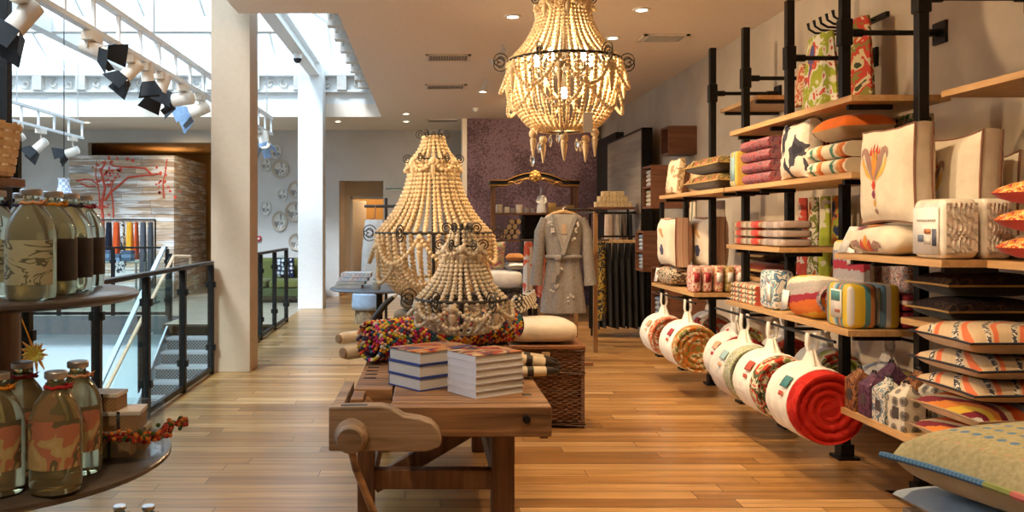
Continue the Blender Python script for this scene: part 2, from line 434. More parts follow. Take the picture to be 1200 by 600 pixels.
for i in range(1,12):
    y=RY0+(RY1-RY0)*i/12
    for xe in (RX0,RX1):
        k=min(1,(y-RY0)/4.4,(RY1-y)/4.4); r.bar(V(xe,y,RZ0),V(xe+(XM-xe)*k,y,RZ0+(RZ1-RZ0)*k),.04,.07)
O('glazing_bar',r,WHITE,w)
# beams crossing the roof-light
mb=MB(); mb.box(-2.22,-2.02,2.2,16.6,4.40,4.44); mb.box(-2.135,-2.105,2.2,16.6,4.44,4.64); mb.box(-2.22,-2.02,2.2,16.6,4.64,4.68)
S('beam_long',mb,WHITE)
mb=MB(); mb.box(-5.72,-5.54,2.2,16.6,4.42,4.68)
S('beam_left',mb,WHITE)
for i,y in enumerate((12.6,)):
    S('beam_cross',MB().box(-9.5,-2.2,y,y+.16,4.44,4.66),WHITE)
# columns
S('column',MB().box(-2.32,-1.90,9.18,9.60,0,4.70),COLWARM,bev=.006)
S('column',MB().box(-2.43,-1.96,16.1,16.55,0,4.70),WHITE,bev=.006)
# purple feature wall, dark return and grey panel on the right
S('wall_feature',MB().box(.80,3.36,16.85,17.3,0,CZ),PURPLE)
S('trim_5',MB().box(.70,.795,16.83,17.3,0,CZ),CREAMPAINT)
S('wall_dark_return',MB().box(3.36,3.5,15.15,16.84,0,CZ-.45),plain('dark_paint',(.02,.017,.018),.7))
PW=wood('greyed_panel_wood',(.30,.245,.19),(.42,.35,.28),1,.7,2)
mb=MB(); mb.box(3.2,3.34,12.72,15.1,0,3.0); mb.m=1; mb.box(3.195,3.35,12.66,12.72,0,3.03); mb.box(3.195,3.35,12.66,15.1,3.0,3.03)
S('wall_panel',mb,[PW,BLACK])
# plank clad volume with painted red blossom
mb=MB(); mb.box(-7.75,-5.48,18.5,18.86,0,3.09); mb.box(-7.45,-5.48,18.86,21.2,0,3.09)
k=S('wall_plank_clad',mb,CLAD)
RED=plain('red_paint',(.62,.10,.06),.8,var=.2)
random.seed(3)
mb=MB(); YF=18.492
def branch(pts,r):
    mb.tube([V((x-500)*YF/F,YF,HH-(y-HY)*YF/F) for x,y in pts],[r*(1-.5*i/len(pts)) for i in range(len(pts))],5)
branch([(121,262),(119,240),(123,220),(118,200),(124,190)],.035)
branch([(123,235),(130,225),(142,215),(150,208),(165,206),(186,204)],.03)
branch([(178,205),(170,197),(150,196),(135,195),(128,192)],.025)
branch([(90,212),(100,210),(108,211),(116,218)],.022); branch([(95,215),(104,219),(112,218)],.018)
branch([(133,255),(132,235),(130,222),(133,210)],.022); branch([(192,232),(191,215),(194,200),(196,186)],.018)
branch([(117,245),(116,225),(112,205),(113,190)],.015)
for q in range(70):
    bx,by=random.choice([(125,205),(128,212),(120,235),(190,205),(188,215),(118,240),(132,205),(150,197),(126,192),(140,197),(113,194),(194,225)])
    x=bx+random.gauss(0,5); y=by+random.gauss(0,6)
    cx,cz=(x-500)*YF/F,HH-(y-HY)*YF/F; n=6; rr=random.uniform(.02,.05)
    mb.prism([(cx+rr*random.uniform(.5,1.2)*math.cos(2*PI*i/n),cz+rr*random.uniform(.5,1.2)*math.sin(2*PI*i/n)) for i in range(n)],'y',YF-.004,YF+.006)
O('painted_blossom_branch',mb,RED,k,label='red painted blossom branches')
# skirtings
S('baseboard_right',MB().box(WX-.02,WX,-3,YB,0,.12),PLAST)
S('baseboard_back',MB().box(-.94,.7,YB-.02,YB,0,.1),WHITE)

# ------------------------------------------------------------------ stairs and railings
st=thing('staircase','grey metal staircase descending into the well behind the glass railing','staircase',(-3.25,13.6,0)); st['kind']='structure'
TR=plain('tread_grey',(.36,.37,.38),.5,var=.06); RI=pat('perforated_riser','weave',[(.05,.05,.05),(.2,.2,.2)],40,rough=.5,bm=.05)
for i in range(1,17):
    y=13.6-.28*i; z=-.18*i
    O('tread',MB().box(-4.08,-2.4,y,y+.3,z-.035,z),TR,st,world=True)
    O('riser',MB().box(-4.05,-2.42,y+.28,y+.292,z,z+.145),RI,st,world=True)
for x in (-4.1,-2.39):
    O('stringer',MB().bar(V(x,13.55,-.12),V(x,9.0,-3.05),.03,.26),STEEL,st,world=True)
def post(parent,x,y,z0,z1,rail_dir):
    p=O('post',MB().box(x-.03,x+.03,y-.03,y+.03,z0,z1),BLACK,parent,world=True,bev=.004)
    return p
def railing(label,pts,z=1.18,cat='railing'):
    r=thing('glass_railing',label,cat,(pts[0][0],pts[0][1],0))
    for x,y in pts:
        p=post(r,x,y,0,z-.02,None)
        for zz in (.25,.92): O('clamp',MB().box(x-.05,x+.05,y-.022,y+.022,zz,zz+.06),BLACK,p)
    (x0,y0),(x1,y1)=pts[0],pts[-1]
    O('handrail',MB().bar(V(x0,y0,z),V(x1,y1,z),.07,.035),BLACK,r,world=True,bev=.005)
    O('bottom_rail',MB().bar(V(x0,y0,.05),V(x1,y1,.05),.04,.05),BLACK,r,world=True)
    for (xa,ya),(xb,yb) in zip(pts,pts[1:]):
        a=V(xa,ya,0);b=V(xb,yb,0);d=(b-a).normalized()
        O('glass_panel',MB().bar(a+d*.05+V(0,0,.6),b-d*.05+V(0,0,.6),.012,1.0),GLASSP,r,world=True)
    return r
railing('black framed glass railing in front of the warm-lit column, guarding the stairwell',[(-2.3,y) for y in (3.85,4.9,5.95,7.0,8.05,9.1)])
railing('short black glass railing between the warm-lit column and the white column',[(-2.3,y) for y in (9.75,10.75,11.8,12.9,13.98)],1.19)
railing('far glass railing in front of the clothes rail, across the stairwell',[(-9.2+.94*i,14.8) for i in range(6)],1.19)
h=thing('stair_balustrade','sloping glass stair balustrade with pale blue top rail and wooden handrail','balustrade',(-4.3,14.5,0))
PB=plain('pale_blue_paint',(.62,.72,.82),.35,var=.03,bmp=0)
O('top_rail',MB().bar(V(-4.50,14.6,1.19),V(-4.50,10.2,-1.6),.07,.05),PB,h,world=True,bev=.006)
HW=wood('handrail_wood',(.62,.42,.25),(.78,.58,.38),1,.4)
O('handrail',MB().tube([V(-3.95,14.3,.86),V(-3.95,14.22,1.06),V(-4.14,13.95,1.07),V(-4.14,10.2,-1.0)],.028,10),HW,h,world=True)
pa=[(14.5,1.15),(10.4,-1.5),(10.4,-2.5),(14.5,.1)]
O('glass_panel',MB().prism(pa,'x',-4.33,-4.315),GLASSP,h,world=True)
for y,z in ((14.4,-.0),(12.9,-.9),(11.4,-1.9)):
    O('post',MB().box(-4.36,-4.30,y-.03,y+.03,max(z-.05,-2.4),z+1.1),BLACK,h,world=True)
    O('bracket',MB().tube([V(-4.3,y,z+.75),V(-4.14,y,z+.85)],.012,6),STEEL,h,world=True)
# ------------------------------------------------------------------ ceiling fittings
LAMP=emis('lamp_disc',(1,.86,.62),14)
def downlight(px,py,label,cz=CZ,light=True):
    Y=(cz-HH)*F/(HY-py); p=P(px,py,Y)
    t=thing('downlight',label,'ceiling light',(p.x,p.y,cz),0,'recessed ceiling downlights')
    O('trim_ring',MB().lathe([(.055,-.002),(.058,-.012),(.085,-.012),(.09,0)],20,caps=False),WHITE,t)
    O('lamp',MB().lathe([(0,-.004),(.056,-.004)],20,caps=False),LAMP,t)
    return t
for px,py,lb in ((601,19,'round ceiling downlight just left of the hanging chandelier'),(752,11,'round ceiling downlight right of the hanging chandelier, nearest the shelving'),
    (718,44,'round ceiling downlight beside the slatted vent, right of the chandelier'),(566,107,'round ceiling downlight close above the purple wall'),
    (476,133,'upper of two downlights above the standing bead chandelier'),(476,142,'lower of two downlights above the standing bead chandelier'),
    (396,142,'downlight in the soffit beside the white column'),(102,143,'downlight in the soffit above the plank-clad volume')):
    downlight(px,py,lb)
SLAT=plain('vent_grey',(.25,.22,.19),.5)
def vent(px,py,w,d,label):
    Y=(CZ-HH)*F/(HY-py); p=P(px,py,Y)
    t=thing('air_vent',label,'air vent',(p.x,p.y,CZ),0,'slatted ceiling vents')
    O('vent_frame',MB().box(-w/2,w/2,-d/2,-d/2+.04,-.018,.0).box(-w/2,w/2,d/2-.04,d/2,-.018,.0).box(-w/2,-w/2+.04,-d/2,d/2,-.018,0).box(w/2-.04,w/2,-d/2,d/2,-.018,0),CREAMPAINT,t)
    O('backing',MB().box(-w/2+.04,w/2-.04,-d/2+.04,d/2-.04,-.004,-.001),SLAT,t)
    n=14; m=MB()
    for i in range(n):
        x=-w/2+.05+(w-.1)*(i+.5)/n; m.bar(V(x-.012,-d/2+.04,-.015),V(x-.012,d/2-.04,-.015),.004,.02)
    O('slat',m,CREAMPAINT,t)
vent(525,67,.56,.40,'slatted ceiling vent nearest the camera, left of the hanging chandelier')
vent(522,101,.62,.40,'second slatted ceiling vent, above the standing bead chandelier')
vent(519,141,.64,.40,'farthest slatted ceiling vent close to the back wall')
vent(777,44,.50,.36,'slatted ceiling vent between the hanging chandelier and the shelf posts')
def smoke(px,py,label):
    Y=(CZ-HH)*F/(HY-py); p=P(px,py,Y)
    t=thing('smoke_detector',label,'smoke detector',(p.x,p.y,CZ))
    O('base_plate',MB().lathe([(.06,0),(.06,-.02),(.055,-.025),(0,-.025)],18),WHITE,t)
    O('sensor',MB().lathe([(.04,-.025),(.035,-.055),(.0,-.058)],18),WHITE,t)
smoke(578,70,'white smoke detector on the ceiling left of the hanging chandelier')
smoke(557,127,'white smoke detector on the ceiling close above the purple wall')
def ceil_spot(px,py,label):
    Y=(CZ-HH)*F/(HY-py); p=P(px,py,Y)
    t=thing('ceiling_spotlight',label,'spotlight',(p.x,p.y,CZ))
    O('stem',MB().tube([V(0,0,0),V(0,0,-.08)],.012),WHITE,t)
    O('lamp_body',MB(Matrix.Translation((0,0,-.11))@Matrix.Rotation(.5,4,'Y')).lathe([(0,.07),(.04,.07),(.045,-.07),(.035,-.065),(0,-.06)],16),WHITE,t)
ceil_spot(589,52,'small white ceiling spotlight above the smoke detector, left of the chandelier')
ceil_spot(569,92,'small white ceiling spotlight just above a downlight, left of the chandelier')
cam=P(358,85,14.); 
t=thing('dome_camera','small black dome camera under the long white roof beam','camera',(-2.12,cam.y,4.40))
O('mount',MB().lathe([(.07,0),(.07,-.09),(0,-.09)],18),WHITE,t); O('dome',MB().lathe([(.07,-.09),(.06,-.13),(.03,-.16),(0,-.165)],18),plain('dome_black',(.02,.02,.025),.15),t)

# ------------------------------------------------------------------ lighting trusses and their spotlights
def truss(label,x,y0,y1,hang):
    t=thing('lighting_truss',label,'lighting track',(x,y0,3.11))
    for z in (3.11,3.38): O('rail',MB().box(x-.03,x+.03,y0,y1,z-.02,z+.02),WHITE,t,world=True)
    n=int((y1-y0)/.55)
    for i in range(n+1):
        y=y0+.02+(y1-y0-.04)*i/n
        O('rung',MB().box(x-.015,x+.015,y-.015,y+.015,3.13,3.36),WHITE,t,world=True)
    for y in hang:
        O('drop_rod',MB().tube([V(x,y,3.39),V(x,y,4.5)],.008,6),STEEL,t,world=True)
truss('long white ladder lighting truss running past the warm-lit column',-2.62,3.4,14.4,(5.2,8.2,11.2,14.))
truss('shorter white ladder truss at far left, in front of the plank-clad volume',-6.05,8.8,15.0,(9.5,12.6,14.8))
def body_mb():
    return MB().lathe([(0,-.02),(.03,-.02),(.085,.0),(.088,.02),(.088,.27),(.08,.275),(.078,.20),(0,.2)],24)
FLAP=plain('barn_door_black',(.015,.015,.017),.5,.2)
BLUEGEL=plain('blue_grey_metal',(.22,.33,.5),.4,.3)
def spot(label,pos,aim,x_rail,scale=1.0,open_=.5,flap=FLAP,z_rail=3.088):
    pos=Vector(pos); d=Vector(aim).normalized()
    t=thing('stage_spotlight',label,'spotlight',(x_rail,pos.y,z_rail),0)
    M=Matrix.Translation(pos)@d.to_track_quat('Z','Y').to_matrix().to_4x4()@Matrix.Scale(scale,4)@Matrix.Translation((0,0,-.13))
    m=body_mb(); m.v=[M@p for p in m.v]
    O('lamp_body',m,CREAMPAINT,t,world=True)
    b=MB(M).lathe([(0,.205),(.076,.205)],20,caps=False); O('lens',b,LAMPW,t,world=True)
    for k in range(4):
        R=M@Matrix.Rotation(k*PI/2+.4,4,'Z')@Matrix.Translation((.085,0,.275))@Matrix.Rotation(open_,4,'Y')
        w1,w2,l=(.09,.15,.23) if k%2==0 else (.08,.06,.17)
        O('barn_door',MB(R).prism([(-.0,-w1),(-.0,w1),(l,w2),(l,-w2)],'y',0,0) if 0 else MB(R)._add([(-.002,-w1,0),(-.002,w1,0),(-.002,w2,l),(-.002,-w2,l),(.002,-w1,0),(.002,w1,0),(.002,w2,l),(.002,-w2,l)],[(0,1,2,3),(7,6,5,4),(0,4,5,1),(1,5,6,2),(2,6,7,3),(3,7,4,0)]),flap,t,world=True)
    O('adapter',MB().box(x_rail-.045,x_rail+.045,pos.y-.11,pos.y+.11,z_rail-.07,z_rail),CREAMPAINT,t,world=True)
    side=d.cross(V(0,0,1))
    if side.length<.1: side=V(1,0,0)
    side=side.normalized()*.1*scale
    O('yoke',MB().tube([pos+side,pos+side+V(0,0,.08),V(x_rail,pos.y,z_rail-.13),V(x_rail,pos.y,z_rail-.07)],.012,6),CREAMPAINT,t,world=True)
LAMPW=emis('spot_lens',(1,.93,.8),6)
XT=-2.62
def T(px,py): 
    Y=-XT*F/(VX-px); return P(px,py,Y)
spot('large white spotlight with open black barn doors at the top left corner',T(29,19),(-.5,-.3,-.8),XT,.80)
spot('white spotlight lying level, its black barn doors pointing right, left half of the truss',T(108,57),(.9,-.15,-.38),XT,.66)
spot('white spotlight tilted down to the left with black doors, just right of the level one',T(155,82),(-.62,-.3,-.72),XT,.66)
spot('white spotlight half hidden behind its neighbour in the middle of the truss row',T(172,84),(.1,.1,-.9),XT,.66)
spot('white spotlight pointing straight down with black doors, left of the warm-lit column',T(190,98),(-.2,-.35,-.9),XT,.76)
spot('white spotlight turned to the left, second from the warm-lit column',T(215,116),(-.95,.1,-.12),XT,.8)
spot('white spotlight with pale blue barn doors beside the warm-lit column',T(234,129),(-.85,-.1,-.4),XT,.8,.45,BLUEGEL)
spot('white spotlight seen just right of the warm-lit column with blue grey doors',P(309,163,13.4),(.2,-.5,-.8),XT,.9,.5,BLUEGEL)
XS=-6.05
def T2(px,py):
    Y=-XS*F/(VX-px); return P(px,py,Y)
spot('white spotlight on the far left truss, nearest the slatted basket',T2(20,163),(-.6,-.2,-.5),XS,.8)
spot('white spotlight with black doors in the middle of the far left truss',T2(48,170),(-.6,-.3,-.65),XS,.8)
spot('white spotlight on the right end of the far left truss',T2(85,178),(-.8,-.1,-.3),XS,.8)

# ------------------------------------------------------------------ bead chandeliers
IRON=DARKIRON
def beads(mb,fn,r,n=7,N_=200):
    pts=[fn(i/N_) for i in range(N_+1)]
    L=[0]
    for a,b in zip(pts,pts[1:]): L.append(L[-1]+(b-a).length)
    k=max(2,int(L[-1]/(1.9*r))); step=L[-1]/k; P_=[]; R_=[]
    def at(s):
        s=min(max(s,0),L[-1]); 
        lo=0
        for i in range(len(L)-1):
            if L[i+1]>=s: lo=i; break
        t=(s-L[lo])/max(1e-9,L[lo+1]-L[lo]); return pts[lo].lerp(pts[lo+1],t)
    prev=0
    out=[]
    for i in range(k):
        for f,q in ((0.0,.30),(.2,.88),(.5,1.08),(.8,.88)):
            out.append(((i+f)*step,q*r))
    out.append((L[-1],.42*r))
    # sequential walk
    i=0
    for s,q in out:
        while i<len(L)-2 and L[i+1]<s: i+=1
        t=(s-L[i])/max(1e-9,L[i+1]-L[i]); P_.append(pts[i].lerp(pts[i+1],min(1,max(0,t)))); R_.append(q)
    mb.tube(P_,R_,n)
    return mb
def spiral(mb,base,dirx,r,flip=1,th=.0038):
    # wrought S scroll in the plane (dirx, z) standing on base
    pts=[]
    for t in arc(0,1,34):
        a=t*1.75*2*PI; q=r*(1-.78*t)
        pts.append(base+dirx*(q*math.cos(a+PI)+r*1.1)*1.0+V(0,0,flip*(q*math.sin(a)+ r*.2)))
    return mb.tube(pts,th,6)
def chandelier(label,loc,zt,rt,zc,rc,zr,rr,zb,rb,n,br,mat,zp=1.0,lit=False,tag_=False,drops=True,bot=True,cat='chandelier'):
    t=thing('bead_chandelier',label,cat,loc)
    o=O('iron_ring',MB().tube(ring(rr,48,zr),.009,8,True),IRON,t)
    O('crown_ring',MB().tube(ring(rc,32,zc),.007,8,True),IRON,t)
    O('rim_ring',MB().tube(ring(rt,24,zt),.006,6,True),IRON,t)
    O('base_ring',MB().tube(ring(rb,24,zb),.008,6,True),IRON,t)
    m=MB()
    m.tube([V(0,0,zb),V(0,0,zt+.03)],.012,8)
    for k in range(3):
        a=k*PI/3; d=V(math.cos(a),math.sin(a),0)
        for z,r in ((zr,rr),(zc,rc),(zt,rt)): m.tube([d*-r+V(0,0,z),d*r+V(0,0,z)],.005,5)
    O('iron_frame',m,IRON,t)
    up=beads(MB(),lambda q: V(rc+(rr-rc)*(.25*q+.75*q**2.6),0,zc+(zr-zc)*q),br)
    lo=beads(MB(),lambda q: V(rb+(rr-rb)*max(0,math.cos(q*PI/2))**.85,0,zr-(zr-zb)*math.sin(q*PI/2)),br)
    su=O('bead_strand',up,mat,t); sl=O('bead_strand',lo,mat,t,rot=(0,0,PI/n))
    for i in range(1,n):
        again(su,t,rot=(0,0,2*PI*i/n+random.uniform(-.03,.03))); again(sl,t,rot=(0,0,2*PI*(i+.5)/n))
    pl=beads(MB(),lambda q: V(rt+(rc-rt)*q*q,0,zt+(zc-zt)*q),br*.9); sp=O('crown_strand',pl,mat,t)
    nc=max(12,n//2)
    for i in range(1,nc): again(sp,t,rot=(0,0,2*PI*i/nc))
    # swags under the ring, in two tiers, and at the crown
    def swag(r0,z0,dz,k,b):
        f=2*PI/k
        return beads(MB(),lambda q: V((r0+.012+.03*math.sin(PI*q))*math.cos(f*q),(r0+.012+.03*math.sin(PI*q))*math.sin(f*q),z0-dz*math.sin(PI*q)**.9),b)
    H=zr-zb
    for (r0,z0,dz,k,b,ph) in ((rr,zr-.012,H*.42,7,br,0.),(rr*.9,zr-H*.33,H*.42,7,br*.9,.45),(rc,zc,(zt-zc)*.45,7,br*.9,.2)):
        s=O('garland',swag(r0,z0,dz,k,b),mat,t,rot=(0,0,ph))
        for i in range(1,k): again(s,t,rot=(0,0,ph+2*PI*i/k))
    # turned wooden drops
    def drop(l): return MB().lathe([(0,.03),(.018,.026),(.026,.008),(.024,-.008),(.012,-.02),(.02,-.03),(.017,-.06),(.004,-l),(0,-l)],10)
    if drops:
        D=O('drop',drop(.13*zp),mat,t,loc=(rr+.02,0,zr-.2*H))
        kk=7
        for i in range(1,kk):
            a=2*PI*i/kk; again(D,t,loc=((rr+.02)*math.cos(a),(rr+.02)*math.sin(a),zr-.2*H))
        for i in range(6 if bot else 0):
            a=2*PI*i/6+.35; q=rb+.45*(rr-rb)*(1 if i%2 else .45); again(D,t,loc=(q*math.cos(a),q*math.sin(a),zb-.05*zp+(.02 if i%2 else 0)))
        for i in range(7):
            a=2*PI*i/7+.2; again(D,t,loc=((rc+.02)*math.cos(a),(rc+.02)*math.sin(a),zc-.02))
    # scrolls
    k=6
    for r0,z0,s in ((rr,zr,.05),(rc,zc,.034),(rt,zt,.032)):
        m1=MB(); spiral(m1,V(r0-.01,0,z0),V(1,0,0),s); 
        if r0==rr: spiral(m1,V(r0-.01,0,z0),V(1,0,0),s,-1)
        sc=O('iron_scroll',m1,IRON,t)
        for i in range(1,k): again(sc,t,rot=(0,0,2*PI*i/k))
    return t
def curve_check(): pass
LY=5.9
cx=(508-VX)*LY/F
big=chandelier('tall pale wooden bead chandelier standing upright at the back of the workbench',(cx,LY,1.085),
   2.20-1.085,.07,2.03-1.085,.155,1.529-1.085,.40,.0,.12,40,.0152,BEAD,zp=1.0,bot=False)
SY=4.78
chandelier('small greyed wooden bead chandelier standing on the workbench behind the book stacks',((541-VX)*SY/F,SY,.985),
   1.56-.985,.06,1.465-.985,.095,1.172-.985,.255,.0,.07,27,.0122,BEADG,zp=.62,bot=False)
HYd=5.2; hz=2.16
hang=chandelier('lit wooden bead chandelier hanging from the ceiling above the workbench',((661-VX)*HYd/F,HYd,hz),
   3.10-hz,.07,2.95-hz,.143,2.575-hz,.345,.0,.10,40,.0122,BEAD,zp=1.05)
O('cord',MB().tube([V(0,0,.9),V(0,0,CZ-hz-.02)],.008,6),IRON,hang)
O('ceiling_rose',MB().lathe([(.06,CZ-hz),(.055,CZ-hz-.03),(0,CZ-hz-.04)],16),IRON,hang)
BULB=emis('bulb_glow',(1,.86,.6),55)
for i in range(5):
    a=2*PI*i/5+.3; r=.17
    x,y=r*math.cos(a),r*math.sin(a)
    O('candle_holder',MB().tube([V(0,0,.36),V(x*.5,y*.5,.33),V(x,y,.36),V(x,y,.40)],.008,6),IRON,hang)
    O('bulb',MB().lathe([(0,.40),(.012,.40),(.022,.425),(.018,.455),(0,.48)],12,(x,y,0)),BULB,hang)
O('bulb',MB().lathe([(0,.19),(.02,.2),(.028,.23),(.014,.26),(0,.265)],12),BULB,hang)
CRY=glass('crystal',(.95,.97,1),0,1.5)
for i in range(7):
    a=2*PI*i/7; r=.1+.06*(i%2)
    O('crystal_drop',MB().lathe([(0,.03),(.008,.02),(.014,-.005),(.008,-.03),(0,-.045)],8,(r*math.cos(a),r*math.sin(a),-.09+.03*(i%3))),CRY,hang)
O('long_pendant',beads(MB(),lambda q: V(-.20,-.05,.03-.16*q),.0105),BEAD,hang)
O('crystal_drop',MB().lathe([(0,.04),(.012,.02),(.018,-.005),(.008,-.04),(0,-.05)],8,(-.20,-.05,-.18)),CRY,hang)
O('price_tag',MB().box(.06,.115,-.31,-.307,-.045,.07),PAPER,hang)
LP_HANG=V((661-VX)*HYd/F,HYd,hz+.36)

# ------------------------------------------------------------------ carpenter's workbench
ZB=.775
bench=thing('workbench',"old wooden carpenter's workbench with an end vise, standing on the oak floor",'workbench',(.1,5.0,0))
mb=MB()
mb.box(-.16,.56,3.90,6.35,ZB-.09,ZB); mb.box(-.36,-.165,4.42,6.35,ZB-.09,ZB-.004)
mb.box(-.36,-.30,4.02,4.42,ZB-.07,ZB-.01)
O('bench_top',mb,BENCHW,bench,world=True,bev=.006)
for i in range(7): O('dog_hole',MB().box(-.335,-.27,4.52+.11*i,4.555+.11*i,ZB-.02,ZB-.0035),BLACK,bench,world=True)
for i in range(4): O('dog_hole',MB().box(.455,.50,4.05+.3*i,4.10+.3*i,ZB-.02,ZB+.0004),BLACK,bench,world=True)
O('front_beam',MB().box(-.165,.562,3.83,3.92,.633,ZB-.006),BENCHW,bench,world=True,bev=.006)
O('bolt',MB(Matrix.Translation((.448,3.828,.712))@Matrix.Rotation(PI/2,4,'X')).lathe([(0,.012),(.016,.01),(.019,0),(.019,-.01),(0,-.01)],16),BLACK,bench,world=True)
O('side_apron',MB().box(.52,.56,3.93,6.3,.60,ZB-.092),BENCHL,bench,world=True,bev=.005)
# the vise: shaped chop, screw, collar and bar
ch=[(-.425,.603),(-.425,.792),(-.20,.796),(-.15,.785),(-.10,.752),(-.03,.742),(.02,.725),(.055,.69),(.066,.645),(.055,.62),(.0,.60),(-.2,.602)]
vs=O('vise_chop',MB().prism(ch,'y',3.70,3.80),GREYWOOD,bench,world=True,bev=.006)
O('chop_slot',MB().box(-.375,-.26,3.73,3.765,.79,.7955),BLACK,vs)
O('vise_screw',MB(Matrix.Translation((-.30,3.80,.70))@Matrix.Rotation(-PI/2,4,'X')).lathe([(.035,0)]+[(q,.0+.56*i/40) for i,q in enumerate([.038,.031]*20)]+[(.03,.6)],16),BENCHW,bench,world=True)
O('screw_head',MB(Matrix.Translation((-.325,3.70,.675))@Matrix.Rotation(PI/2,4,'X')).lathe([(.045,-.01),(.072,0),(.074,.035),(.058,.055),(.056,.10),(.052,.115),(0,.117)],24),GREYWOOD,bench,world=True)
O('vise_bar',MB().tube([V(-.325,3.62,.655),V(-.30,3.62,.55),V(-.205,3.63,.31),V(-.19,3.63,.285)],[.017,.016,.017,.022],10),BENCHW,bench,world=True)
O('vise_guide',MB().box(-.42,-.33,3.80,4.45,.615,.66).box(-.425,-.375,3.81,4.42,.69,.775),GREYWOOD,bench,world=True,bev=.004)
O('vise_block',MB().box(-.36,-.17,4.22,4.42,ZB-.09,ZB-.001),BENCHW,bench,world=True,bev=.006)
for x0,x1 in ((-.335,-.255),(.315,.425)):
    for y in (4.12,5.95):
        O('leg',MB().box(x0,x1,y,y+.11,0,ZB-.09),BENCHL,bench,world=True,bev=.006)
for y in (4.14,5.97):
    O('stretcher',MB().box(-.26,.32,y,y+.07,.30,.395),BENCHL,bench,world=True,bev=.005)
for x in (-.31,.34):
    O('side_rail',MB().box(x,x+.05,4.23,5.95,.25,.35),BENCHL,bench,world=True,bev=.005)
O('brace',MB().bar(V(-.27,4.32,.27),V(.29,4.32,.60),.05,.085),BENCHL,bench,world=True,bev=.005)
O('bench_shelf',MB().box(-.31,.38,5.0,5.9,.35,.37),BENCHL,bench,world=True)

# ------------------------------------------------------------------ books on the bench
def cover_mat(name,base,cols):
    m=pat(name,'noise',cols,7.,rough=.35,bm=.0); return m
BLUEC=plain('blue_cover',(.04,.06,.26),.35,var=.05,bmp=0); COV1=cover_mat('colourful_cover',None,[(.04,.04,.14),(.42,.07,.04),(.5,.2,.06),(.45,.3,.18),(.2,.04,.07),(.05,.07,.18)])
COV2=cover_mat('red_cover',None,[(.05,.05,.08),(.35,.06,.04),(.5,.36,.22),(.14,.05,.05),(.48,.16,.05)])
PAGES=pat('book_pages','stripes',[(.60,.58,.56),(.50,.48,.47),(.62,.6,.58)],260,(0,0,1),.8,bm=0)
def book(z,th,w,d,cover,top,loc,ang,label,group):
    t=thing('book',label,'book',(loc[0],loc[1],z),ang,group)
    O('page_block',MB().box(.001,w-.002,.0,d-.004,.003,th-.003),PAGES,t)
    m=MB(); q=.006 if th>.05 else .003; m.box(-.003,w+.002,-.004,d,0.0003,q); m.box(0,w,d-.004,d,q,th-q) if th>.05 else m.box(-.002,.0008,-.001,d,.003,th-.003); m.m=1; m.box(-.003,w+.002,-.004,d,th-q,th)
    O('cover',m,[cover,top],t)
    return t
P0=V(-.033,4.14,0); A0=math.atan2(.23,.287)
names=['bottom','middle','top']
for i in range(3):
    book(ZB+.001+.0635*i,.063,.365,.253,BLUEC,COV1 if i==2 else BLUEC,(P0.x+random.uniform(-.004,.004),P0.y),A0+random.uniform(-.01,.01),
      f'thick blue-covered art book, {names[i]} of the left stack on the workbench','blue books on the workbench')
P1=V(.229,3.965,0); A1=math.atan2(.16,.234)
LILAC=plain('white_cover',(.66,.66,.72),.35,var=.03,bmp=0)
lev=['lowest','second from the bottom','third from the bottom','third from the top','second from the top','topmost']
for i in range(6):
    book(ZB+.001+.0335*i,.033,.285,.222,LILAC,COV2 if i==5 else LILAC,(P1.x+random.uniform(-.002,.002),P1.y),A1+random.uniform(-.006,.006),
      f'white-edged book, {lev[i]} in the right stack on the workbench','white books on the workbench')

# ------------------------------------------------------------------ rolled felt-ball rug: every ball is part of the rug's surface
FB=None
def _fb():
    m,nt,b=newmat('felt_balls'); b.inputs['Roughness'].default_value=.95
    at=N(nt,'Attribute',attribute_name='ball'); 
    nt.links.new(ramp(nt,at.outputs['Fac'],[(.7,.08,.03),(.78,.3,.03),(.8,.55,.05),(.1,.03,.05),(.05,.12,.25),(.6,.04,.2),(.75,.65,.5),(.02,.2,.2),(.5,.45,.05),(.35,.02,.05),(.85,.4,.2),(.06,.05,.12)]),b.inputs['Base Color']); return m
FB=_fb()
def rug(label,a,b,R,br,group=None):
    a=Vector(a); b=Vector(b); ax=(b-a); L=ax.length; ax.normalize(); s=ax.cross(V(0,0,1)).normalized(); u=s.cross(ax)
    t=thing('felt_ball_rug',label,'rug',a-V(0,0,R))
    base=MB().tube([a+ax*.03,b-ax*.01],R-br*1.1,28)
    O('rug_core',base,plain('dark_core',(.03,.015,.02),.95),t,world=True)
    import bmesh
    bm=bmesh.new(); vals=[]
    bmesh.ops.create_icosphere(bm,subdivisions=1,radius=br); iv=[v.co.copy() for v in bm.verts]; ifc=[tuple(v.index for v in f.verts) for f in bm.faces]; bm.free()
    M=MB(); cols=[]
    def ball(p):
        M._add([p+q for q in iv],ifc); cols.extend([random.random()]*len(ifc))
    n=int(2*PI*R/(2*br*.95)); k=int(L/(2*br*.9))
    for i in range(k):
        for j in range(n):
            th=2*PI*(j+.5*(i%2))/n
            ball(a+ax*(i*2*br*.9)+(s*math.cos(th)+u*math.sin(th))*(R-br*.9))
    # spiral end
    th=0; r=R-3*br
    while r>br*.8:
        ball(a-ax*(-.012)+(s*math.cos(th)+u*math.sin(th))*r); th+=2*br*.95/max(r,br); r-=br*2.1*(2*br/max(r,br))/(2*PI)
    o=O('felt_balls',M,FB,t,world=True)
    at=o.data.attributes.new('ball','FLOAT','FACE')
    if len(o.data.polygons)==len(cols): at.data.foreach_set('value',cols)
    else: at.data.foreach_set('value',[random.random() for _ in o.data.polygons])
    return t
rug('rolled rug of multicoloured felt balls lying across the workbench',V(-.335,5.02,ZB+.125),V(.60,5.93,ZB+.125),.122,.0125)

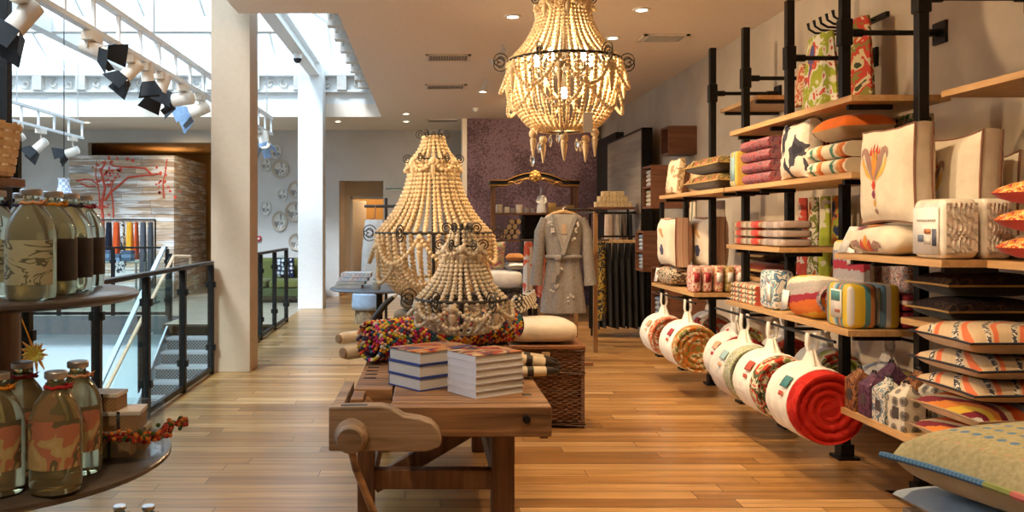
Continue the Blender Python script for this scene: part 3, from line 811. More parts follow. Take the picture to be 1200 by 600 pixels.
# brown folded sacking under the tall chandelier
SACK=fabric('brown_sacking',(.36,.25,.14))
for i,(w,h,lab) in enumerate(((.56,.11,'bottom'),(.52,.10,'middle'),(.46,.09,'top'))):
    z=ZB+.002+[0,.110,.210][i]
    o=O('folded_blanket',MB(Matrix.Translation((0,0,h/2))@Matrix.Rotation(.12*(i-1),4,'Z')).sup(w/2,w*.36,h/2,.45,.35,nu=32,nv=12),SACK,loc=(cx-.04+.02*i,LY+.12,z))
    tag(o,f'folded brown sacking blanket, {lab} of the pile under the tall bead chandelier','blanket','brown folded blankets')
# tapered cream batons with black ends in front of the chandeliers
HORN=plain('horn_cream',(.72,.58,.38),.45,var=.15,scale=12); HTIP=plain('horn_black',(.03,.022,.018),.4)
lbl=['nearest the books','behind the nearest one','resting across the pile','farthest back, close to the rug','crossing the top of the pile','lowest at the right edge of the bench']
for i,(x0,y0,x1,y1,z,bend) in enumerate(((.16,4.54,.66,4.50,.814,.05),(.12,4.64,.68,4.60,.814,.05),(.16,4.59,.66,4.55,.874,.05),(.10,4.74,.69,4.71,.814,.05),(.12,4.69,.67,4.66,.874,.05))):
    t=thing('horn',f'cream horn with black tip, {lbl[i]}, behind the white books','horn',((x0+x1)/2,(y0+y1)/2,z-.03),0,'cream and black horns on the bench')
    pts=[V(x0+(x1-x0)*q,y0+(y1-y0)*q-bend*math.sin(PI*q)*.6,z-(.10*max(0,q-.62)**1.3 if z>.85 else .0)) for q in arc(0,1,16)]
    rs=[.030-.004*q for q in arc(0,1,16)]
    O('shaft',MB().tube(pts[:15],rs[:15],10),HORN,t,world=True); O('band',MB().tube(pts[4:6],[r*1.03 for r in rs[4:6]],10),HTIP,t,world=True); O('band',MB().tube(pts[11:13],[r*1.03 for r in rs[11:13]],10),HTIP,t,world=True)
    O('tip',MB().tube(pts[14:]+[pts[-1]+(pts[-1]-pts[-2])*1.2],[.026,.022,.010],10),HTIP,t,world=True)
# pale turned skittles beside the rug, lying along it
for i,(off,z,r,l,lab) in enumerate(((.172,ZB+.0435,.043,.5,'lower pale wooden skittle poking out left of the rolled rug'),(.215,ZB+.125,.036,.45,'upper pale wooden skittle poking out left of the rolled rug'))):
    p=V(-.335-.69*off-.03,5.02+.72*off-.03,z)
    t=thing('wooden_skittle',lab,'skittle',(p.x,p.y,ZB))
    M=Matrix.Translation(p)@V(.72,.69,0).to_track_quat('Z','Y').to_matrix().to_4x4()
    O('body',MB(M).lathe([(0,-.02),(r*.8,-.018),(r,.01),(r,.2),(r*.6,l),(0,l)],18),plain('skittle_cream',(.78,.66,.48),.45),t,world=True)
    O('end_cap',MB(M).lathe([(0,-.03),(r*.72,-.028),(r*.8,-.018),(0,-.017)],18),wood('skittle_end',(.3,.17,.08),(.4,.24,.12)),t,world=True)
# black strap of a bag lying behind the rug
p=[V(-.345,5.62,ZB+.02),V(-.37,5.62,ZB+.10),V(-.34,5.63,ZB+.20),V(-.27,5.65,ZB+.29),V(-.22,5.66,ZB+.33)]
t=thing('black_horn','curved black horn with cream tip standing behind the rolled rug','horn',(p[0].x,p[0].y,ZB))
O('shaft',MB().tube(p,[.018,.022,.022,.02,.014],10),HTIP,t,world=True); O('tip',MB().tube([p[-1],p[-1]+V(.03,.0,.02)],[.014,.004],10),HORN,t,world=True)

# ------------------------------------------------------------------ wicker hamper and what lies on it
WICK=None
def _w():
    m,nt,b=newmat('wicker'); b.inputs['Roughness'].default_value=.6; co=coords(nt)
    wv=N(nt,'TexWave',Scale=22.0,Distortion=3.0,Detail=2.0,bands_direction='Z'); nt.links.new(co,wv.inputs['Vector'])
    nt.links.new(ramp(nt,wv.outputs['Fac'],[(.05,.017,.008),(.2,.075,.028),(.28,.12,.05)],False),b.inputs['Base Color']); bump(nt,b,wv.outputs['Fac'],.8,.01); return m
WICK=_w()
hp=thing('wicker_hamper','tall square dark wicker hamper behind the workbench','hamper',(.92,6.95,0))
x0,x1,y0,y1=.62,1.215,6.65,7.25
m=MB()
for (ax,c0,c1,fx) in (('x',x0,x1,y0),('x',x0,x1,y1),('y',y0,y1,x0),('y',y0,y1,x1)):
    nst=15; nrow=32
    # woven skin: rows bow in and out round the stakes
    def f(a,b,ax=ax,c0=c0,c1=c1,fx=fx):
        s=.008*math.sin(a*nst*PI)*(1 if int(b*nrow)%2 else -1)
        z=.05+.56*b; c=c0+(c1-c0)*a
        return V(c,fx+s,z) if ax=='x' else V(fx+s,c,z)
    m.sheet(f,nst*4,nrow*2)
O('basket_weave',m,WICK,hp,world=True)
m=MB()
for z in (.03,.43,.61): 
    m.tube([V(x0-.01,y0-.01,z),V(x1+.01,y0-.01,z),V(x1+.01,y1+.01,z),V(x0-.01,y1+.01,z)],.014,8,True)
O('border',m,WICK,hp,world=True)
for x in (x0,x1):
    for y in (y0,y1): O('corner_post',MB().box(x-.014,x+.014,y-.014,y+.014,0,.63),WICK,hp,world=True)
O('lid_frame',MB().box(x0-.02,x1+.02,y0-.02,y1+.02,.615,.645),wood('hamper_rim',(.2,.08,.03),(.3,.13,.05)),hp,world=True,bev=.006)
O('side_handle',MB().box(x1+.01,x1+.11,6.78,6.84,.465,.49),wood('hamper_handle',(.3,.15,.06),(.4,.2,.09)),hp,world=True)
O('price_tag',MB().box(.895,.955,y0-.03,y0-.027,.48,.60),plain('kraft_tag',(.55,.38,.2),.8),hp,world=True)
o=O('seat_cushion',MB(Matrix.Rotation(.06,4,'Z')).sup(.29,.28,.095,.65,.4,nu=32,nv=14),CREAM,loc=(.90,6.93,.742)); tag(o,'plump cream linen cushion on top of the wicker hamper','cushion')
bk=thing('rope_basket','shallow rope basket of braided cord at the back of the hamper top','basket',(.80,7.08,.848))
ROPE=pat('striped_rope','stripes',[(.7,.6,.45),(.04,.03,.04),(.75,.66,.5)],24,(1,1,1),warp=.6)
O('bowl',MB(Matrix.Rotation(-.45,4,'Y')).lathe([(0,-.0),(.1,0),(.14,.03),(.16,.11),(.15,.11),(.13,.04),(.0,.02)],24,caps=False),ROPE,bk,loc=(0,0,.03))
for i in range(3): O('rope_coil',MB().tube([V((.11-.02*i)*math.cos(a),(.11-.02*i)*math.sin(a),.07+.03*i+.01*math.sin(3*a)) for a in arc(0,2*PI,20)],.014,6),ROPE,bk)
# ------------------------------------------------------------------ pipe shelving along the right wall
PX=2.84; XF=2.48
fr=thing('shelving_frame','tall black steel post and pipe frame of the shelving along the right wall','shelving frame',(PX,6.5,0))
PY=[3.05,4.9,5.8,6.68,7.6,8.48]
for y in PY:
    p=O('post',MB().box(PX-.03,PX+.03,y-.03,y+.03,.02,3.34),BLACK,fr,world=True,bev=.004)
    O('foot',MB().box(PX-.07,PX+.07,y-.07,y+.07,0,.02).box(PX-.045,PX+.045,y-.045,y+.045,.02,.10),BLACK,p)
    O('collar',MB().box(PX-.04,PX+.04,y-.04,y+.04,2.80,2.98),BLACK,p,bev=.006)
    O('tie_bar',MB().tube([V(PX+.03,y,2.89),V(PX+.12,y,2.89),V(PX+.121,y,2.89),V(WX-.12,y,2.89),V(WX-.119,y,2.89),V(WX-.02,y,2.89)],[.028,.028,.018,.018,.026,.026],10),BLACK,fr,world=True)
    O('wall_plate',MB().box(WX-.022,WX,y-.075,y+.075,2.815,2.965),BLACK,fr,world=True,bev=.004)
for y in (9.35,10.3):
    p=O('post',MB().box(PX-.025,PX+.025,y-.025,y+.025,.02,1.86),BLACK,fr,world=True,bev=.004)
    O('foot',MB().box(PX-.07,PX+.07,y-.07,y+.07,0,.02).box(PX-.045,PX+.045,y-.045,y+.045,.02,.10),BLACK,p)
def board(x0,x1,y0,y1,z,label,arms=()):
    t=thing('shelf_board',label,'shelf',((x0+x1)/2,(y0+y1)/2,z),0)
    ps=[y for y in PY+[9.35,10.3] if y0<y<y1 and x0<PX<x1]
    poly=[(x0,y0),(x0,y1),(x1,y1)]
    for y in sorted(ps,reverse=True): poly+=[(x1,y+.034),(PX-.034,y+.034),(PX-.034,y-.034),(x1,y-.034)]
    poly.append((x1,y0))
    O('board',MB().prism(poly,'z',z-.035,z),OAKSHELF,t,world=True)
    for y in arms:
        a0,a1=(x0+.06,PX-.035) if x0<PX-.1 else (x0+.02,x1)
        if x0>PX-.2 and x0<PX: a0,a1=PX+.035,x1
        O('arm',MB().box(a0,a1,y-.015,y+.015,z-.065,z-.0355),BLACK,t,world=True)
    return z
ZA=board(XF,3.06,4.98,6.98,2.345,'long top oak shelf whose underside shows above the mauve towels',(5.15,6.3,6.95))
ZB2=board(2.93,WX-.01,3.2,4.86,2.345,'oak shelf high at the right edge, near side of the second post',(4.2,))
ZC=board(XF,3.06,4.98,7.1,1.895,'oak shelf holding the mauve towels and the orange cushion',(5.2,6.5,7.0))
ZI=board(XF,3.06,7.14,9.1,1.895,'oak shelf holding two dark floral cushions, far end',(7.3,8.44,9.3-.25))
ZJ=board(2.93,WX-.02,7.56,8.52,2.735,'small high oak shelf near the ceiling at the far posts',(7.64,8.44))
ZD=board(XF,3.3,4.11,5.19,1.415,'oak shelf holding the tulip cushion and plastic packs of white bedding',(4.2,4.86,5.1))
ZD2=board(2.68,3.4,3.2,4.08,1.415,'oak shelf at the right edge carrying the red and orange cushions',(3.95,))
ZE=board(XF,3.06,6.0,7.06,1.425,'oak shelf holding stacks of clear-wrapped folded sheets',(6.06,6.72,7.0))
ZF=board(XF,3.06,5.46,7.06,.965,'oak shelf above the rolled quilts, carrying the crochet throw',(5.84,6.72))
ZG=board(XF-.01,3.06,5.0,5.45,.965,'short oak shelf carrying the bright striped bedding packs',(5.06,))
ZK=board(XF,3.06,7.92,9.4,.95,'oak shelf with the row of pink packets',(8.0,8.44,9.3))
ZH=board(XF,3.06,3.88,5.11,.495,'lowest oak shelf with the house-shaped boxes and the striped cushions',(4.05,4.85))
ZL=board(3.05,WX-.02,7.66,8.44,1.10,'narrow back shelf against the wall holding dark fringed cushions',(7.7,8.4))
ZM=board(2.70,WX-.02,4.43,4.86,1.06,'oak shelf hidden behind the cushion tower, holding two dark cushions',(4.8,))

# ------------------------------------------------------------------ small builders for the goods
PLC=plain('clear_wrap_cream',(.74,.66,.54),.35,var=.2,scale=14,bmp=.5,coat=.8)
def card(parent,verts,mat,name='label'):
    m=MB(); m._add(verts,[(0,1,2,3)]); return O(name,m,mat,parent,solid=.002)
def slab(name,label,cat,x0,x1,y0,y1,z0,z1,mats,e1=.35,e2=.25,group=None,rz=0,nu=28,nv=10):
    w,d,h=(x1-x0)/2,(y1-y0)/2,(z1-z0)/2
    o=O(name,MB(Matrix.Translation((0,0,h))).sup(w,d,h,e1,e2,nu=nu,nv=nv),mats,loc=((x0+x1)/2,(y0+y1)/2,z0),rot=(0,0,rz))
    return tag(o,label,cat,group)
def fold(name,label,cat,x0,x1,y0,y1,z0,h,mat,n=3,group=None):
    """a cloth folded in layers, the rounded folds facing the aisle"""
    w=(x1-x0); d=(y1-y0); secs=[]
    th=h/n; prof=[]
    for i in range(n):
        zc=th*(i+.5)
        for a in arc(-PI/2,PI/2,6): prof.append((-w/2+.02-th*.5*math.cos(a)*1.0,zc+th*.49*math.sin(a)))
    prof+= [(w/2,h*.985),(w/2,h*.015)]
    ys=arc(-d/2,d/2,7)
    for k,y in enumerate(ys):
        s=.97 if k in(0,6) else 1
        secs.append([V(px*s+random.uniform(-.003,.003),y,h/2+(pz-h/2)*s) for px,pz in prof])
    o=O(name,MB().loft(secs),mat,loc=((x0+x1)/2,(y0+y1)/2,z0))
    return tag(o,label,cat,group)
def face_cushion(name,label,cx_,cy_,z0,w,h,t,mat,lean=0,rz=0,group=None,parts=None,side=None,pipe=None):
    """square cushion standing on edge with a boxed border, its face turned to the aisle (-X)"""
    r=thing(name,label,'cushion',(cx_,cy_,z0),rz,group)
    M=Matrix.Translation((0,0,.003+abs(math.sin(lean))*t*.64))@Matrix.Rotation(lean,4,'Y')@Matrix.Translation((0,0,h/2))@Matrix(((0,0,-1,0),(1,0,0,0),(0,1,0,0),(0,0,0,1)))
    sd=cx_*7.3+cy_*3.1
    def surf(u,v,off=0):
        x=w/2*u*(1-.06*(1-v*v)*u*u-.02*(v+1)); y=h/2*v*(1-.07*(1-u*u)*v*v)
        k=max(0,(1-u**4)*(1-v**4)); q=Vector((u*1.7+sd,v*1.7,sd)); wob=mnoise.noise(q)*.5+.5*mnoise.noise(q*2.6)
        z=t*.30+t*.36*k**.6+off+.012*wob*min(1,k*3); y+=.012*mnoise.noise(Vector((u*2+sd,sd*2,0)))*max(0,v)**3
        return V(x,y,z)
    m=MB(M); n=16
    m.sheet(lambda a,b: surf(2*a-1,2*b-1),n,n)
    O('front_panel',m,mat,r)
    b=MB(M); b.sheet(lambda a,bb: V(surf(2*a-1,2*bb-1).x,surf(2*a-1,2*bb-1).y,-surf(2*a-1,2*bb-1).z),n,n)
    edge=[(2*i/n-1,-1) for i in range(n)]+[(1,2*i/n-1) for i in range(n)]+[(1-2*i/n,1) for i in range(n)]+[(-1,1-2*i/n) for i in range(n)]
    secs=[]
    for q in (1,.5,0,-.5,-1):
        bul=1+.02*(1-q*q)
        secs.append([V(surf(u,v).x*bul,surf(u,v).y*bul,q*t*.30) for u,v in edge])
    b.loft(secs,caps=False)
    O('border',b,side or mat,r)
    if pipe:
        O('piping',MB(M).tube([surf(u,v,0) for u,v in edge],.006,6,True),pipe,r)
        O('piping',MB(M).tube([V(surf(u,v).x,surf(u,v).y,-t*.30) for u,v in edge],.006,6,True),pipe,r)
    if parts: parts(r,M,surf)
    return r
def strip(M,surf,pts,w,n=14,off=.003):
    """an embroidered petal: a strip along a curve in face coordinates, widths given at the same points"""
    def P_(q):
        f=q*(len(pts)-1); i=min(int(f),len(pts)-2); t=f-i
        return [pts[i][k]+(pts[i+1][k]-pts[i][k])*t for k in (0,1)], w[i]+(w[i+1]-w[i])*t
    def fn(a,b):
        p,ww=P_(a); p2,_=P_(min(1,a+.02)); p1,_=P_(max(0,a-.02))
        dx,dy=p2[0]-p1[0],p2[1]-p1[1]; l=math.hypot(dx,dy) or 1
        k=(b-.5)*ww
        return surf(p[0]-dy/l*k,p[1]+dx/l*k,off)
    m=MB(M); m.sheet(fn,n,3); return m
EMB={'o':fabric('embroidery_orange',(.75,.30,.05)),'m':fabric('embroidery_mauve',(.36,.22,.18)),'r':fabric('embroidery_red',(.62,.07,.04)),'y':fabric('embroidery_gold',(.75,.45,.1)),'p':fabric('embroidery_plum',(.28,.06,.12))}
def tulip(cx0=0,cy0=0,s=1.0):
    def f(r,M,surf):
        t=lambda p: (cx0-p[0]*s,cy0+p[1]*s)
        E=[('m',[(-.02,-.1),(-.16,.15),(-.26,.4),(-.36,.55),(-.5,.5),(-.52,.35)],[.06,.16,.17,.16,.12,.02]),
           ('m',[(.02,-.1),(.16,.15),(.28,.4),(.38,.55),(.5,.5),(.52,.35)],[.06,.16,.17,.16,.12,.02]),
           ('y',[(-.06,-.12),(-.3,.05),(-.42,.25),(-.46,.38)],[.02,.12,.1,.02]),('y',[(.06,-.12),(.3,.05),(.42,.25),(.46,.38)],[.02,.12,.1,.02]),
           ('o',[(0,-.12),(-.03,.15),(-.05,.35),(-.04,.5)],[.06,.13,.14,.08]),('o',[(.03,-.05),(.06,.2),(.09,.4),(.1,.5)],[.03,.09,.1,.06]),
           ('r',[(-.14,.42),(-.14,.62)],[.1,.01]),('r',[(-.03,.48),(-.02,.68)],[.1,.01]),('r',[(.1,.48),(.12,.66)],[.1,.01]),('r',[(.2,.44),(.22,.6)],[.08,.01]),
           ('r',[(0,-.12),(0,-.22),(0,-.32)],[.05,.15,.05]),('p',[(0,-.33),(0,-.42),(0,-.51)],[.05,.15,.05]),('y',[(0,-.54),(.02,-.62),(.03,-.70)],[.04,.13,.04]),('m',[(.04,-.74),(.05,-.8),(.06,-.88)],[.04,.13,.04])]
        for k,pts,w in E:
            O('embroidery',strip(M,surf,[t(p) for p in pts],[q*s for q in w]),EMB[k],r)
    return f
def flat_cushion(name,label,c,w,d,t,mat,back=None,rz=0,tilt=(0,0),pipe=None,group=None):
    r=thing(name,label,'cushion',(c[0],c[1],c[2]-t/2),rz,group)
    M=Matrix.Translation((0,0,t/2))@Euler((tilt[0],tilt[1],0)).to_matrix().to_4x4()
    m=MB(M); m.sheet(lambda a,b: pil(2*a-1,2*b-1,w,d,t,1),16,16); O('top_panel',m,mat,r)
    m=MB(M); m.sheet(lambda a,b: pil(2*a-1,2*b-1,w,d,t,-1),16,16); O('bottom_panel',m,back or mat,r)
    if pipe:
        n=12; e=[(2*i/n-1,-1) for i in range(n)]+[(1,2*i/n-1) for i in range(n)]+[(1-2*i/n,1) for i in range(n)]+[(-1,1-2*i/n) for i in range(n)]
        O('piping',MB(M).tube([pil(u,v,w,d,t) for u,v in e],.006,6,True),pipe,r)
    return r

# ------------------------------------------------------------------ upper rows
YELST=pat('yellow_teal_stripes','stripes',[(.7,.5,.12),(.15,.4,.4),(.75,.68,.45),(.7,.45,.1)],14,(0,1,0),coat=.6)
t=thing('bedding_pack','upright clear pack of yellow and teal striped bedding beside the mauve towels','bedding pack',(2.57,6.98,ZC))
O('folded_cloth',MB(Matrix.Translation((0,0,.145))).sup(.07,.075,.145,.25,.25),YELST,t)
card(t,[V(-.072,.04,.05),V(-.072,-.05,.05),V(-.072,-.05,.24),V(-.072,.04,.24)],plain('blue_label',(.35,.55,.6),.5),'label')
MAUVE=pat('mauve_tweed','noise',[(.22,.05,.07),(.38,.11,.12),(.28,.14,.16),(.16,.06,.09)],26)
lev4=['bottom','second from bottom','third from bottom','top']
for i in range(4):
    fold('folded_throw',f'folded mauve tweed throw, {lev4[i]} of the pile of four','throw',2.50,2.80,6.18+.01*i,6.72+.015*i,ZC+.086*i,.085,MAUVE,1,'mauve throws')
IKAT=pat('black_white_ikat','noise',[(.03,.03,.045),(.06,.06,.075),(.74,.66,.56),(.7,.62,.52),(.74,.66,.56),(.04,.04,.05)],5.5)
face_cushion('cushion','upright cushion in black and white ikat between the mauve throws and the orange cushion',2.57,5.88,ZC,.42,.39,.13,IKAT,lean=.06)
CHEV=pat('red_white_zigzag','stripes',[(.5,.05,.04),(.75,.66,.55),(.45,.04,.04),(.7,.6,.5)],9,(0,.8,.8),warp=.5)
face_cushion('cushion','red and white zigzag cushion leaning behind the orange one',2.757,5.79,ZC,.34,.38,.05,CHEV,lean=.04)
ROLLP=pat('cream_red_green_print','stripes',[(.75,.66,.5),(.72,.62,.46),(.55,.16,.05),(.7,.3,.1),(.76,.68,.52),(.08,.22,.16),(.74,.64,.5)],3.6,(0,1,0),warp=.25)
for i in range(2):
    fold('folded_throw',f"folded cream throw with red and green bands, {['lower','upper'][i]} of two under the orange cushion",'throw',2.53,2.82,5.12,5.62,ZC+.10*i,.10,ROLLP,1,'cream banded throws')
ORANGE=fabric('orange_cloth',(.72,.16,.02))
flat_cushion('cushion','orange-topped cushion with tan underside lying on the cream banded throws',(2.64,5.29,ZC+.287),.34,.44,.16,ORANGE,TAN,tilt=(0,-.04))
PATB=pat('jungle_print','noise',[(.03,.05,.04),(.6,.5,.3),(.1,.25,.12),(.65,.55,.4),(.5,.1,.05)],16)
slab('storage_box','small patterned box at the wall end of the shelf above the tulip cushion','box',2.9,3.04,5.1,5.35,ZC,ZC+.36,PATB,.1,.1)
# hooks and garments above the top shelf
hk=thing('hook_rail','black iron hook rail with five curled hooks behind the third post','hook rail',(3.3,6.5,3.02))
O('rail',MB().box(WX-.03,WX,6.45,7.15,3.16,3.2),BLACK,hk,world=True)
for i in range(5):
    y=6.62+.108*i
    O('hook',MB().tube([V(WX-.02,y,3.18),V(WX-.12,y,3.16),V(WX-.29,y,3.17),V(WX-.34,y,3.20),V(WX-.35,y,3.25)],[.01,.01,.01,.01,.013],8),BLACK,hk,world=True)
LIME=pat('lime_white_floral','noise',[(.75,.7,.5),(.42,.46,.06),(.38,.44,.05),(.78,.74,.6),(.6,.1,.05),(.1,.12,.3)],6.5)
DARKFL=pat('olive_red_floral','noise',[(.05,.06,.03),(.6,.5,.3),(.5,.06,.04),(.22,.2,.05),(.65,.55,.35)],7)
CORAL=pat('coral_cream_print','noise',[(.7,.6,.42),(.6,.12,.06),(.75,.62,.4),(.72,.3,.16)],16)
def cloth_hang(name,label,cat,x,y0,y1,z0,z1,mat,depth=.08,folds=5,taper=.35,group=None,axis='y'):
    secs=[]; n=40
    for k in range(15):
        q=k/14; z=z1+(z0-z1)*q; hw=(y1-y0)/2*(taper+(1-taper)*min(1,q*1.6)**.7); c=(y0+y1)/2
        s=[]
        for j in range(n):
            a=2*PI*j/n; r=1+.10*(.3+.7*q)*math.sin(folds*2*a+1.3*q)
            s.append(V(depth*math.sin(a)*r*(.5+.5*q),hw*math.cos(a)*r,z) if axis=='y' else V(hw*math.cos(a)*r,depth*math.sin(a)*r*(.5+.5*q),z))
        secs.append(s)
    off=V(x,(y0+y1)/2,0) if axis=='y' else V((y0+y1)/2,x,0)
    o=O(name,MB().loft([[p-V(0,0,z1) for p in s] for s in secs]),mat,loc=(off.x,off.y,z1))
    return tag(o,label,cat,group)
cloth_hang('hanging_textile','lime and white floral fabric hanging from the hook rail behind the third post','textile',3.24,6.73,7.30,2.30,3.14,LIME,.09,4,.7)
cloth_hang('hanging_textile','dark olive and red flower fabric hanging right of the lime one','textile',3.27,6.27,6.62,2.25,3.14,DARKFL,.08,3,.75)
cloth_hang('hanging_textile','coral and cream fabric bunched at the left end of the hook rail','textile',3.27,7.32,7.52,2.62,2.98,CORAL,.06,3)
# textiles standing at the back of the middle rows
for i,(y,mt,lb) in enumerate(((7.48,pat('red_white_flame','noise',[(.75,.68,.55),(.6,.08,.05),(.62,.1,.07),(.75,.6,.5)],9),'red and white flame-patterned cloth length'),
     (7.27,pat('green_cream_leaf','noise',[(.7,.62,.45),(.2,.22,.05),(.75,.66,.5),(.5,.15,.05)],11),'cream and olive leaf-patterned cloth length'),
     (7.06,pat('lime_blotch','noise',[(.45,.5,.05),(.43,.48,.05),(.75,.7,.5)],6),'lime green blotched cloth length'),
     (6.85,pat('navy_lime_orange','noise',[(.04,.05,.12),(.45,.45,.06),(.65,.2,.04),(.05,.06,.1)],9),'navy, lime and orange cloth length'))):
    cloth_hang('cloth_length',lb+' hanging against the wall between the posts','textile',3.30,y-.085,y+.085,1.15,1.82,mt,.05,2,.9)
# wrapped sheet stacks on the row below
REDW=pat('red_gold_wrap','stripes',[(.35,.27,.18),(.5,.05,.03),(.55,.07,.05),(.5,.42,.28),(.3,.22,.15),(.55,.48,.36)],3.2,(0,1,0),.35,.9,.5)
GREYW=pat('rose_grey_wrap','stripes',[(.38,.30,.26),(.52,.44,.38),(.42,.32,.28)],5,(0,1,0),.35,.9,.5)
l3=['bottom','middle','top']
for i in range(3):
    slab('sheet_pack',f'clear-wrapped sheet set with red band, {l3[i]} of its stack of three','bedding pack',2.50,2.74,6.46,7.02,ZE+.064*i,ZE+.064*(i+1),REDW,.45,.3,'red banded sheet packs')
    slab('sheet_pack',f'clear-wrapped rose grey sheet set, {l3[i]} of its stack of three','bedding pack',2.50,2.74,6.02,6.43,ZE+.064*i,ZE+.064*(i+1),GREYW,.45,.3,'rose grey sheet packs')
CROC=pat('crochet_bands','stripes',[(.62,.42,.1),(.12,.1,.16),(.55,.12,.04),(.6,.14,.05),(.36,.33,.33),(.3,.28,.3),(.28,.03,.05),(.22,.24,.34),(.65,.58,.45)],1.9,(0,0,1),warp=.08)
t=thing('crochet_blanket','tall hanging crochet blanket in red, grey, maroon and yellow bands with white tag','blanket',(2.765,5.56,ZG))
O('blanket',MB(Matrix.Translation((0,0,.26))).sup(.035,.20,.26,.25,.35,nv=14),CROC,t)
card(t,[V(-.040,-.03,.36),V(-.046,-.15,.38),V(-.046,-.13,.50),V(-.040,-.01,.50)],PAPER,'tag')
GKNIT=pat('grey_fleck_knit','noise',[(.1,.1,.12),(.4,.36,.36),(.3,.12,.12),(.5,.46,.42)],45)
slab('folded_blanket','grey flecked knit blanket standing beside the bright striped packs','blanket',2.92,3.04,5.21,5.6,ZG+.001,ZG+.42,GKNIT,.3,.3)

# ------------------------------------------------------------------ row above the quilts
CHK=pat('cream_red_check','stripes',[(.7,.58,.4),(.5,.1,.06),(.72,.6,.42),(.2,.2,.16),(.7,.56,.38)],7,(0,1,0),warp=.2)
for i in range(4):
    fold('folded_cloth',f'folded cream cloth with red stripes, {lev4[i]} of the pile beside the blue-white pack','cloth',2.50,2.78,6.50,7.03,ZF+.038*i,.037,CHK,1,'cream striped cloths')
BLW=pat('blue_white_bird_print','noise',[(.78,.76,.7),(.1,.2,.32),(.8,.77,.72),(.2,.4,.45),(.5,.1,.1)],14,coat=.6)
t=thing('bedding_pack','white pack with blue bird print beside the orange crochet roll','bedding pack',(2.58,6.29,ZF))
O('folded_cloth',MB(Matrix.Translation((0,0,.145))).sup(.08,.14,.145,.3,.3),BLW,t)
card(t,[V(-.086,-.02,.06),V(-.086,-.10,.06),V(-.086,-.10,.19),V(-.086,-.02,.19)],PAPER,'label')
CROC2=pat('crochet_roll','stripes',[(.6,.35,.05),(.6,.16,.03),(.58,.14,.03),(.3,.03,.05),(.4,.35,.33),(.35,.32,.3),(.62,.54,.42)],3.4,(0,.15,1),warp=.12)
t=thing('crochet_throw','folded crochet throw in orange, maroon and grey with a hanging tag','throw',(2.605,5.72,ZF))
O('folded_throw',MB(Matrix.Translation((0,0,.14))).sup(.12,.25,.14,.6,.4,nu=32,nv=14),CROC2,t)
O('inner_fold',MB(Matrix.Translation((.0,-.252,.14))@Matrix.Rotation(PI/2,4,'X')).lathe([(0,.02),(.04,.018),(.06,-.02),(.09,.012),(.1,-.03)],18,caps=False),GKNIT,t)
card(t,[V(-.124,.27,.02),V(-.128,.15,.04),V(-.125,.11,.17),V(-.122,.23,.17)],PAPER,'tag')
BRST=pat('bright_stripes','stripes',[(.7,.5,.04),(.1,.3,.35),(.55,.25,.1),(.06,.12,.2),(.15,.4,.42),(.6,.58,.55),(.72,.52,.05)],6.5,(.7,.9,0),.4,.7)
YEST=pat('yellow_white_stripes','stripes',[(.72,.55,.05),(.7,.5,.05),(.75,.74,.7),(.1,.2,.3),(.6,.6,.6)],7,(1,0,0),.4,.7)
t=thing('bedding_pack','bright multicoloured striped pack with printed label, front of the short shelf','bedding pack',(2.585,5.20,ZG))
O('folded_cloth',MB(Matrix.Translation((0,0,.135))).sup(.09,.155,.135,.25,.25),BRST,t)
WL=card(t,[V(-.095,.06,.06),V(-.095,-.08,.06),V(-.095,-.08,.23),V(-.095,.06,.23)],PAPER,'label')
card(t,[V(-.0975,.05,.16),V(-.0975,-.06,.16),V(-.0975,-.06,.22),V(-.0975,.05,.22)],plain('teal_print',(.1,.3,.3),.5),'label_picture')
card(t,[V(-.0975,.0,.09),V(-.0975,-.06,.09),V(-.0975,-.06,.11),V(-.0975,.0,.11)],plain('brown_print',(.4,.12,.06),.5),'label_mark')
slab('bedding_pack','narrow yellow and white striped pack right of the labelled striped one','bedding pack',2.69,2.81,5.05,5.33,ZG,ZG+.265,YEST,.25,.25)
RWS=pat('maroon_white_bands','stripes',[(.2,.02,.03),(.22,.02,.03),(.62,.52,.48),(.18,.02,.03)],11,(0,0,1),warp=.05)
# (they lie on the hidden shelf behind the post)
for i in range(2):
    slab('folded_blanket',f"maroon and white banded blanket, {['lower','upper'][i]} of two left of the second post",'blanket',2.815,2.915,5.02,5.42,ZG+.105*i,ZG+.105*(i+1),RWS,.4,.3,'maroon white blankets')
DKC=pat('dark_embroidered','noise',[(.025,.018,.015),(.05,.03,.025),(.03,.02,.02),(.09,.05,.03),(.02,.015,.015)],18); FR=fabric('gold_fringe',(.5,.32,.1))
def fringe(r,w,d,t_):
    m=MB(); n=40
    for i in range(n):
        y=-d/2+d*(i+.5)/n; m.bar(V(-w/2+.005,y,t_/2),V(-w/2-.03,y+random.uniform(-.004,.004),t_/2-.012),.012,.006)
    O('fringe',m,FR,r)
for i in range(2):
    r=flat_cushion('cushion',f"dark cushion with golden fringe, {['lower','upper'][i]} of two behind the fourth post",(3.26,8.05,ZL+.068+.135*i),.4,.6,.13,fabric('rust_cloth',(.2,.03,.01)) if i==0 else DKC,DKC)
    fringe(r,.4,.6,.13)

